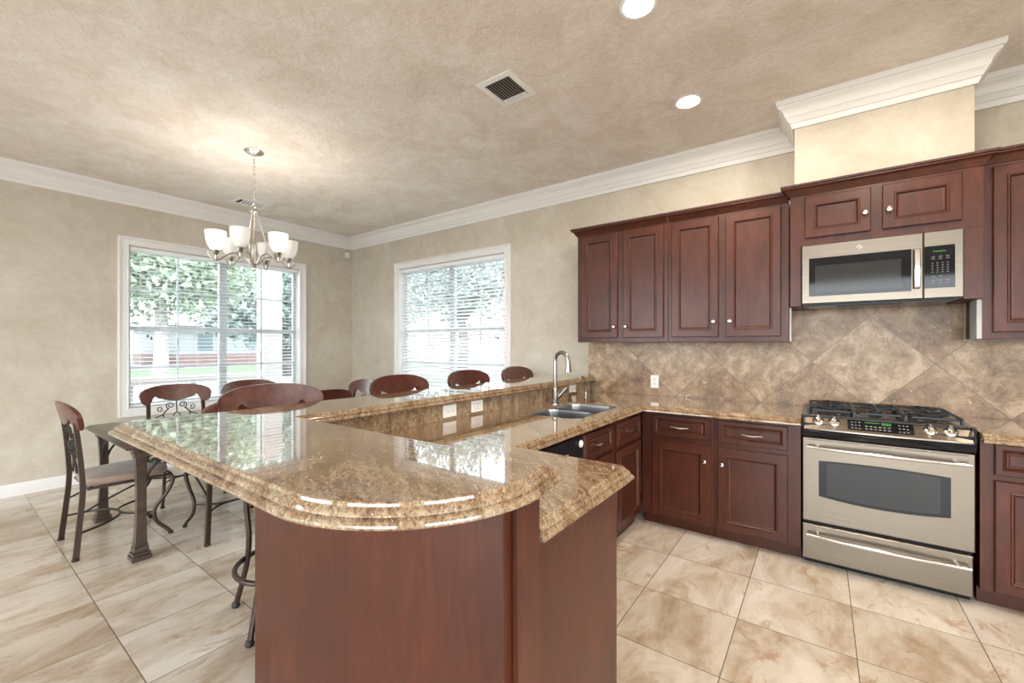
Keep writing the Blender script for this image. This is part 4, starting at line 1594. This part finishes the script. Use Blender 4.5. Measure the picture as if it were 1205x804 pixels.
def make_dining_chair(label, group):
    t = thing('dining_chair', label, 'chair', (0, 0, 0), group)
    seat_pad(t, 0.435, 0.495, 0.235, 0.225)
    fr = MB()
    ring = [(-0.205, -0.21, 0.430), (0.205, -0.21, 0.430), (0.232, 0.20, 0.430), (0.20, 0.222, 0.430), (-0.20, 0.222, 0.430), (-0.232, 0.20, 0.430)]
    fr.tube(ring, 0.010, 6, closed=True)
    build('seat_frame', fr, 'bronze', t)
    for s in (-1, 1):
        mb = flat_leg([(s * 0.250, -0.275, 0.012), (s * 0.237, -0.258, 0.20), (s * 0.224, -0.240, 0.42), (s * 0.216, -0.245, 0.58), (s * 0.212, -0.258, 0.74), (s * 0.210, -0.272, 0.87)],
                      lambda q: 0.0125 + 0.001 * q, lambda q: 0.0150 - 0.003 * q)
        build('back_post', mb, 'bronze', t)
        build('foot_pad', MB().lathe([(0.019, 0.0), (0.021, 0.008), (0.014, 0.016), (0.016, 0.022), (0.010, 0.026)], (s * 0.250, -0.276, 0), 12), 'bronze', t)
        mb = MB().tube([(s * 0.205, 0.212, 0.43), (s * 0.222, 0.232, 0.385), (s * 0.212, 0.195, 0.29), (s * 0.200, 0.135, 0.20), (s * 0.205, 0.140, 0.11), (s * 0.225, 0.195, 0.04), (s * 0.232, 0.215, 0.012)],
                       lambda q: 0.0135 - 0.002 * q, 10, smooth=5)
        lg = build('leg', mb, 'bronze', t)
        build('foot_pad', MB().lathe([(0.016, 0.0), (0.018, 0.008), (0.010, 0.018)], (s * 0.232, 0.216, 0), 12), 'bronze', lg)
        build('side_brace', MB().tube([(s * 0.228, -0.235, 0.29), (s * 0.222, -0.15, 0.33), (s * 0.222, 0.0, 0.395), (s * 0.222, 0.12, 0.425)], 0.0065, 8, smooth=4), 'darkiron', t)
    build('rear_stretcher', MB().tube([(-0.236, -0.250, 0.165), (-0.18, -0.12, 0.175), (-0.07, -0.030, 0.180), (0.07, -0.030, 0.180), (0.18, -0.12, 0.175), (0.236, -0.250, 0.165)], 0.0075, 8, smooth=5), 'darkiron', t)
    build('front_stretcher', MB().tube([(-0.200, 0.135, 0.175), (-0.15, 0.06, 0.178), (-0.06, -0.012, 0.180), (0.06, -0.012, 0.180), (0.15, 0.06, 0.178), (0.200, 0.135, 0.175)], 0.0075, 8, smooth=5), 'darkiron', t)
    build('crest_rail', crest_mesh(0.555, 0.995, 0.175, -0.318, 0.040, 0.22), 'crest', t)
    scrollwork(t, 0.50, 0.845, -0.235, -0.275, 0.20)
    return t


def make_bar_stool(label, group):
    t = thing('bar_stool', label, 'bar stool', (0, 0, 0), group)
    seat_pad(t, 0.715, 0.775, 0.225, 0.215)
    build('swivel', MB().lathe([(0.09, 0.665), (0.09, 0.675), (0.045, 0.680), (0.045, 0.700), (0.12, 0.705), (0.12, 0.712)], (0, 0, 0), 24), 'bronze', t)
    for s in (-1, 1):
        mb = flat_leg([(s * 0.200, -0.17, 0.705), (s * 0.205, -0.225, 0.740), (s * 0.203, -0.245, 0.86), (s * 0.200, -0.275, 0.98), (s * 0.198, -0.300, 1.06)],
                      lambda q: 0.012, lambda q: 0.013 - 0.002 * q)
        build('back_post', mb, 'bronze', t)
        for f_ in (-1, 1):
            mb = MB().tube([(s * 0.090, f_ * 0.090, 0.668), (s * 0.135, f_ * 0.135, 0.640), (s * 0.150, f_ * 0.150, 0.54), (s * 0.140, f_ * 0.140, 0.38), (s * 0.150, f_ * 0.150, 0.22), (s * 0.190, f_ * 0.190, 0.015)],
                           lambda q: 0.0135, 8, smooth=5)
            lg = build('leg', mb, 'bronze', t)
            build('foot_pad', MB().lathe([(0.017, 0.0), (0.021, 0.010), (0.018, 0.022), (0.012, 0.028)], (s * 0.191, f_ * 0.191, 0), 12), 'rubber', lg)
    build('foot_ring', MB().tube([(0.222 * math.cos(q), 0.222 * math.sin(q), 0.255) for q in [2 * PI * k / 36 for k in range(36)]], 0.0125, 10, closed=True), 'bronze', t)
    build('crest_rail', crest_mesh(0.53, 1.147, 0.170, -0.325, 0.045, 0.22), 'crest', t)
    scrollwork(t, 0.78, 1.045, -0.228, -0.298, 0.19)
    return t


gch = 'dining chairs round the table'
chair = make_dining_chair('dining chair at the near short end of the table, seen from its back', gch)
spots = [  # x, y, rotation (seat faces local +Y), label
    (1.850, -3.065, 0, None),
    (1.235, -2.50, -90, 'dining chair on the window side of the table, nearer the camera, with iron scroll showing'),
    (1.235, -1.86, -90, 'dining chair on the window side of the table, farther along behind a bar stool'),
    (2.26, -2.52, 90, 'dining chair on the bar side of the table, crest mostly behind the nearest stool'),
    (2.26, -1.93, 90, 'dining chair on the bar side of the table, crest just right of the nearest stool'),
    (1.91, -1.36, 180, 'dining chair at the far short end of the table by the room corner'),
]
for i, (x, y, rz, lab) in enumerate(spots):
    o = chair if i == 0 else copy_tree(chair)
    o.location = (x, y, 0)
    o.rotation_euler = (0, 0, R(rz))
    if lab:
        o['label'] = lab
gst = 'bar stools along the raised bar'
stool = make_bar_stool('bar stool nearest the camera, its wide crest overlapping the window', gst)
for i, (x, y, rz, lab) in enumerate([
    (3.672, -2.80, -103, None),
    (3.665, -1.83, -90, 'bar stool second from the camera, just left of the narrow window'),
    (3.665, -1.07, -90, 'bar stool third from the camera, in front of the narrow window'),
    (3.665, -0.33, -90, 'bar stool farthest from the camera, beside the back wall')]):
    o = stool if i == 0 else copy_tree(stool)
    o.location = (x, y, 0)
    o.rotation_euler = (0, 0, R(rz))
    if lab:
        o['label'] = lab

# ------------------------------------------------------------------ dining table
TX0, TX1, TY0, TY1, TZ = 1.30, 2.47, -3.175, -1.31, 0.748
t = thing('dining_table', 'rectangular dark wood dining table with iron scroll brackets', 'table', ((TX0 + TX1) / 2, (TY0 + TY1) / 2, 0))
tp = [(TX0, TY0), (TX1, TY0), (TX1, TY1), (TX0, TY1)]
build('table_top', slab(MB(), [(TX0 + 0.04, TY0 + 0.04), (TX1 - 0.04, TY0 + 0.04), (TX1 - 0.04, TY1 - 0.04), (TX0 + 0.04, TY1 - 0.04)], [1] * 4, TZ,
                        [(0, 0), (0.012, 0.002), (0.032, 0.012), (0.036, 0.016), (0.040, 0.018), (0.040, 0.028), (0.034, 0.032), (0.010, 0.036)]), 'tablewood', t)
lx = (TX0 + 0.085, TX1 - 0.085)
ly = (TY0 + 0.085, TY1 - 0.085)
mb = MB()
for y in ly: mb.box(lx[0], lx[1], y - 0.012, y + 0.012, TZ - 0.066, TZ - 0.037, 0.002)
for x in lx: mb.box(x - 0.012, x + 0.012, ly[0], ly[1], TZ - 0.066, TZ - 0.037, 0.002)
build('apron', mb, 'tablewood', t)
for sx, x in zip((1, -1), lx):
    for sy, y in zip((1, -1), ly):
        lg = flat_leg([(x, y, 0.10), (x + sx * 0.006, y + sy * 0.004, 0.25), (x + sx * 0.010, y + sy * 0.006, 0.45), (x + sx * 0.002, y + sy * 0.002, 0.63), (x, y, 0.69)],
                      lambda q: 0.030 - 0.006 * math.sin(PI * min(1, q * 1.2)), lambda q: 0.030 - 0.006 * math.sin(PI * min(1, q * 1.2)))
        lo = build('leg', lg, 'tablewood', t)
        for nm, parts in (('foot_block', ((0.0, 0.030, 0.052), (0.030, 0.050, 0.046), (0.050, 0.085, 0.038), (0.085, 0.105, 0.034))), ('leg_capital', ((0.655, 0.680, 0.036), (0.680, 0.712, 0.044)))):
            fb = MB()
            for z0, z1, h in parts:
                fb.box(x - h, x + h, y - h, y + h, z0, z1, 0.006)
            build(nm, fb, 'tablewood', lo)
        for ax, s in ((X, sx), (Y, sy)):
            mb = MB()
            o_ = Vector((x, y, 0))
            B = lambda a, z_: o_ + ax * s * a + Z * z_
            mb.tube([B(0.030, 0.50), B(0.05, 0.55), B(0.09, 0.60), B(0.15, 0.635), B(0.22, 0.675)], 0.008, 6, smooth=4)
            mb.tube(spiral(B(0.105, 0.648), ax * s, Z, 0.036, 0.009, 1.3, -2.2, 1, 18), 0.006, 6)
            mb.tube(spiral(B(0.055, 0.625), ax * s, Z, 0.030, 0.008, 1.2, -0.6, 1, 16), 0.006, 6)
            build('scroll_bracket', mb, 'darkiron', lo)

# ------------------------------------------------------------------ outside the windows
GZ = -0.28
g = struct('ground', MB().box(-90, 60, -60, 90, GZ - 0.2, GZ), 'concrete')
struct('porch_floor', MB().box(-2.1, -TH - 0.01, -7, 2.4, GZ, -0.04), 'concrete')
lawn = struct('lawn_west', MB().box(-29, -17.5, -40, 40, GZ, GZ + 0.05), 'grass')
lawn = struct('lawn_north', MB().box(-12, 14, 6.5, 11.5, GZ, GZ + 0.05), 'grass')
struct('lawn_near', MB().box(-6.5, -2.4, -20, 5, GZ, GZ + 0.04), 'grass')
t = thing('porch_railing', 'pale porch railing with square balusters outside the dining window', 'railing', (-1.9, -2.5, -0.04))
build('top_rail', MB().box(-1.96, -1.84, -6.5, -0.60, 0.80, 0.89, 0.01), 'porchpaint', t)
build('bottom_rail', MB().box(-1.94, -1.86, -6.5, -0.60, 0.05, 0.12, 0.01), 'porchpaint', t)
for k in range(16):
    yy = -6.3 + k * 0.37
    build('baluster', MB().box(-1.93, -1.87, yy - 0.03, yy + 0.03, 0.12, 0.80), 'porchpaint', t)
for nm, yy, lab in (('porch_column', -0.37, 'square pale porch column seen through the right half of the dining window'),):
    t = thing(nm, lab, 'column', (-1.9, yy, -0.04))
    build('shaft', MB().box(-2.05, -1.75, yy - 0.15, yy + 0.15, -0.04, 2.75, 0.01), 'porchpaint', t)
    build('plinth', MB().box(-2.09, -1.71, yy - 0.19, yy + 0.19, -0.04, 0.16, 0.01), 'porchpaint', t)


def house(label, x0, x1, y0, y1, wall_h, roof_h, face, brick_h=1.0, nwin=4, mat='siding'):
    t = thing('neighbouring_house', label, 'house', ((x0 + x1) / 2, (y0 + y1) / 2, GZ))
    build('walls', MB().box(x0, x1, y0, y1, GZ, GZ + wall_h), mat, t)
    build('brick_base', MB().box(x0 - 0.05, x1 + 0.05, y0 - 0.05, y1 + 0.05, GZ, GZ + brick_h), 'brick', t)
    zr = GZ + wall_h
    o = 0.5
    dx, dy = x1 - x0, y1 - y0
    ins = min(dx, dy) / 2 + o
    if dx > dy:
        r0, r1 = (x0 - o + ins, (y0 + y1) / 2), (x1 + o - ins, (y0 + y1) / 2)
    else:
        r0, r1 = ((x0 + x1) / 2, y0 - o + ins), ((x0 + x1) / 2, y1 + o - ins)
    vs = [(x0 - o, y0 - o, zr), (x1 + o, y0 - o, zr), (x1 + o, y1 + o, zr), (x0 - o, y1 + o, zr), (*r0, zr + roof_h), (*r1, zr + roof_h)]
    if dx > dy:
        fs = [(0, 1, 5, 4), (1, 2, 5), (2, 3, 4, 5), (3, 0, 4), (3, 2, 1, 0)]
    else:
        fs = [(0, 1, 4), (1, 2, 5, 4), (2, 3, 5), (3, 0, 4, 5), (3, 2, 1, 0)]
    build('roof', MB().add(vs, fs), 'roof', t)
    for k in range(nwin):
        if face == 'x':
            c = y0 + (y1 - y0) * (k + 0.5) / nwin
            wn = build('window', MB().rings((x1, c - 0.6, GZ + 1.1), Y, X, 1.2, 1.5, [(0, 0), (0, 0.05), (0.09, 0.05), (0.09, 0.02)]), 'porchpaint', t)
            build('window_pane', MB().box(x1 + 0.01, x1 + 0.03, c - 0.5, c + 0.5, GZ + 1.2, GZ + 2.5), 'darkpane', wn)
        else:
            c = x0 + (x1 - x0) * (k + 0.5) / nwin
            wn = build('window', MB().rings((c - 0.6, y0, GZ + 1.1), X, -Y, 1.2, 1.5, [(0, 0), (0, 0.05), (0.09, 0.05), (0.09, 0.02)]), 'porchpaint', t)
            build('window_pane', MB().box(c - 0.5, c + 0.5, y0 - 0.03, y0 - 0.01, GZ + 1.2, GZ + 2.5), 'darkpane', wn)
    return t


house('grey sided house across the street with brick base, left half of window', -40, -30, -10, 3.5, 3.0, 1.7, 'x', 0.95)
house('grey sided house across the street seen in the right half of window', -42, -31, 6.5, 20, 3.0, 1.7, 'x', 0.95)
house('grey neighbouring house filling the view behind the narrow window', -4.0, 12.0, 12.0, 20.0, 3.0, 2.8, 'y', 0.7, 5)


def tree(label, x, y, trunk_r, trunk_h, crown_r, crown_z, mat, bark, n=2600):
    t = thing('tree', label, 'tree', (x, y, GZ), 'trees outside')
    mb = MB().tube([(x, y, GZ), (x + 0.1, y + 0.05, GZ + trunk_h * 0.5), (x - 0.05, y, GZ + trunk_h)], lambda q: trunk_r * (1.15 - 0.5 * q), 10, smooth=3)
    for k in range(6):
        a = k * 1.05 + x
        mb.tube([(x, y, GZ + trunk_h * 0.8), (x + crown_r * 0.4 * math.cos(a), y + crown_r * 0.4 * math.sin(a), crown_z - crown_r * 0.2 + 0.2 * k),
                 (x + crown_r * 0.8 * math.cos(a), y + crown_r * 0.8 * math.sin(a), crown_z + 0.3 * k - 0.6)], lambda q: trunk_r * 0.45 * (1 - 0.8 * q), 6)
    build('trunk', mb, bark, t)
    rnd = random.Random(int(x * 13 + y * 7))
    mb = MB()
    for _ in range(n):
        while True:
            p = Vector((rnd.uniform(-1, 1), rnd.uniform(-1, 1), rnd.uniform(-1, 1)))
            if p.length < 1: break
        p *= 0.55 + 0.45 * rnd.random()
        c = Vector((x + p.x * crown_r * 1.1, y + p.y * crown_r * 1.1, crown_z + p.z * crown_r * 0.75))
        s = rnd.uniform(0.05, 0.105) * crown_r / 3
        a, b = Vector((rnd.gauss(0, 1), rnd.gauss(0, 1), rnd.gauss(0, 1))).normalized(), Vector((rnd.gauss(0, 1), rnd.gauss(0, 1), rnd.gauss(0, 1))).normalized()
        b = (b - a * a.dot(b)).normalized()
        mb.add([c - a * s * 1.6, c + b * s * 0.7, c + a * s * 1.6, c - b * s * 0.7], [(0, 1, 2, 3)])
    build('foliage', mb, mat, t, angle=5)
    return t


tree('leafy tree with a pale trunk at the left of the dining window', -11.0, 0.4, 0.20, 4.0, 3.2, 4.2, 'leaf', 'palebark', 9000)
tree('large spreading dark tree in the middle of the dining window', -17.5, 7.4, 0.38, 3.0, 4.6, 4.3, 'leaf2', 'bark', 14000)
tree('tree beyond the lawn behind the porch column', -21.0, 16.5, 0.30, 3.2, 3.6, 4.4, 'leaf2', 'bark', 6000)
tree('tall yard tree behind the house, seen through the narrow window', -6.5, 9.5, 0.25, 3.2, 3.0, 4.2, 'leaf2', 'bark', 6000)
tree('wide tree on the lawn left of the spreading tree, behind the pale trunk', -22.5, -2.9, 0.30, 3.0, 4.0, 4.4, 'leaf2', 'bark', 9000)
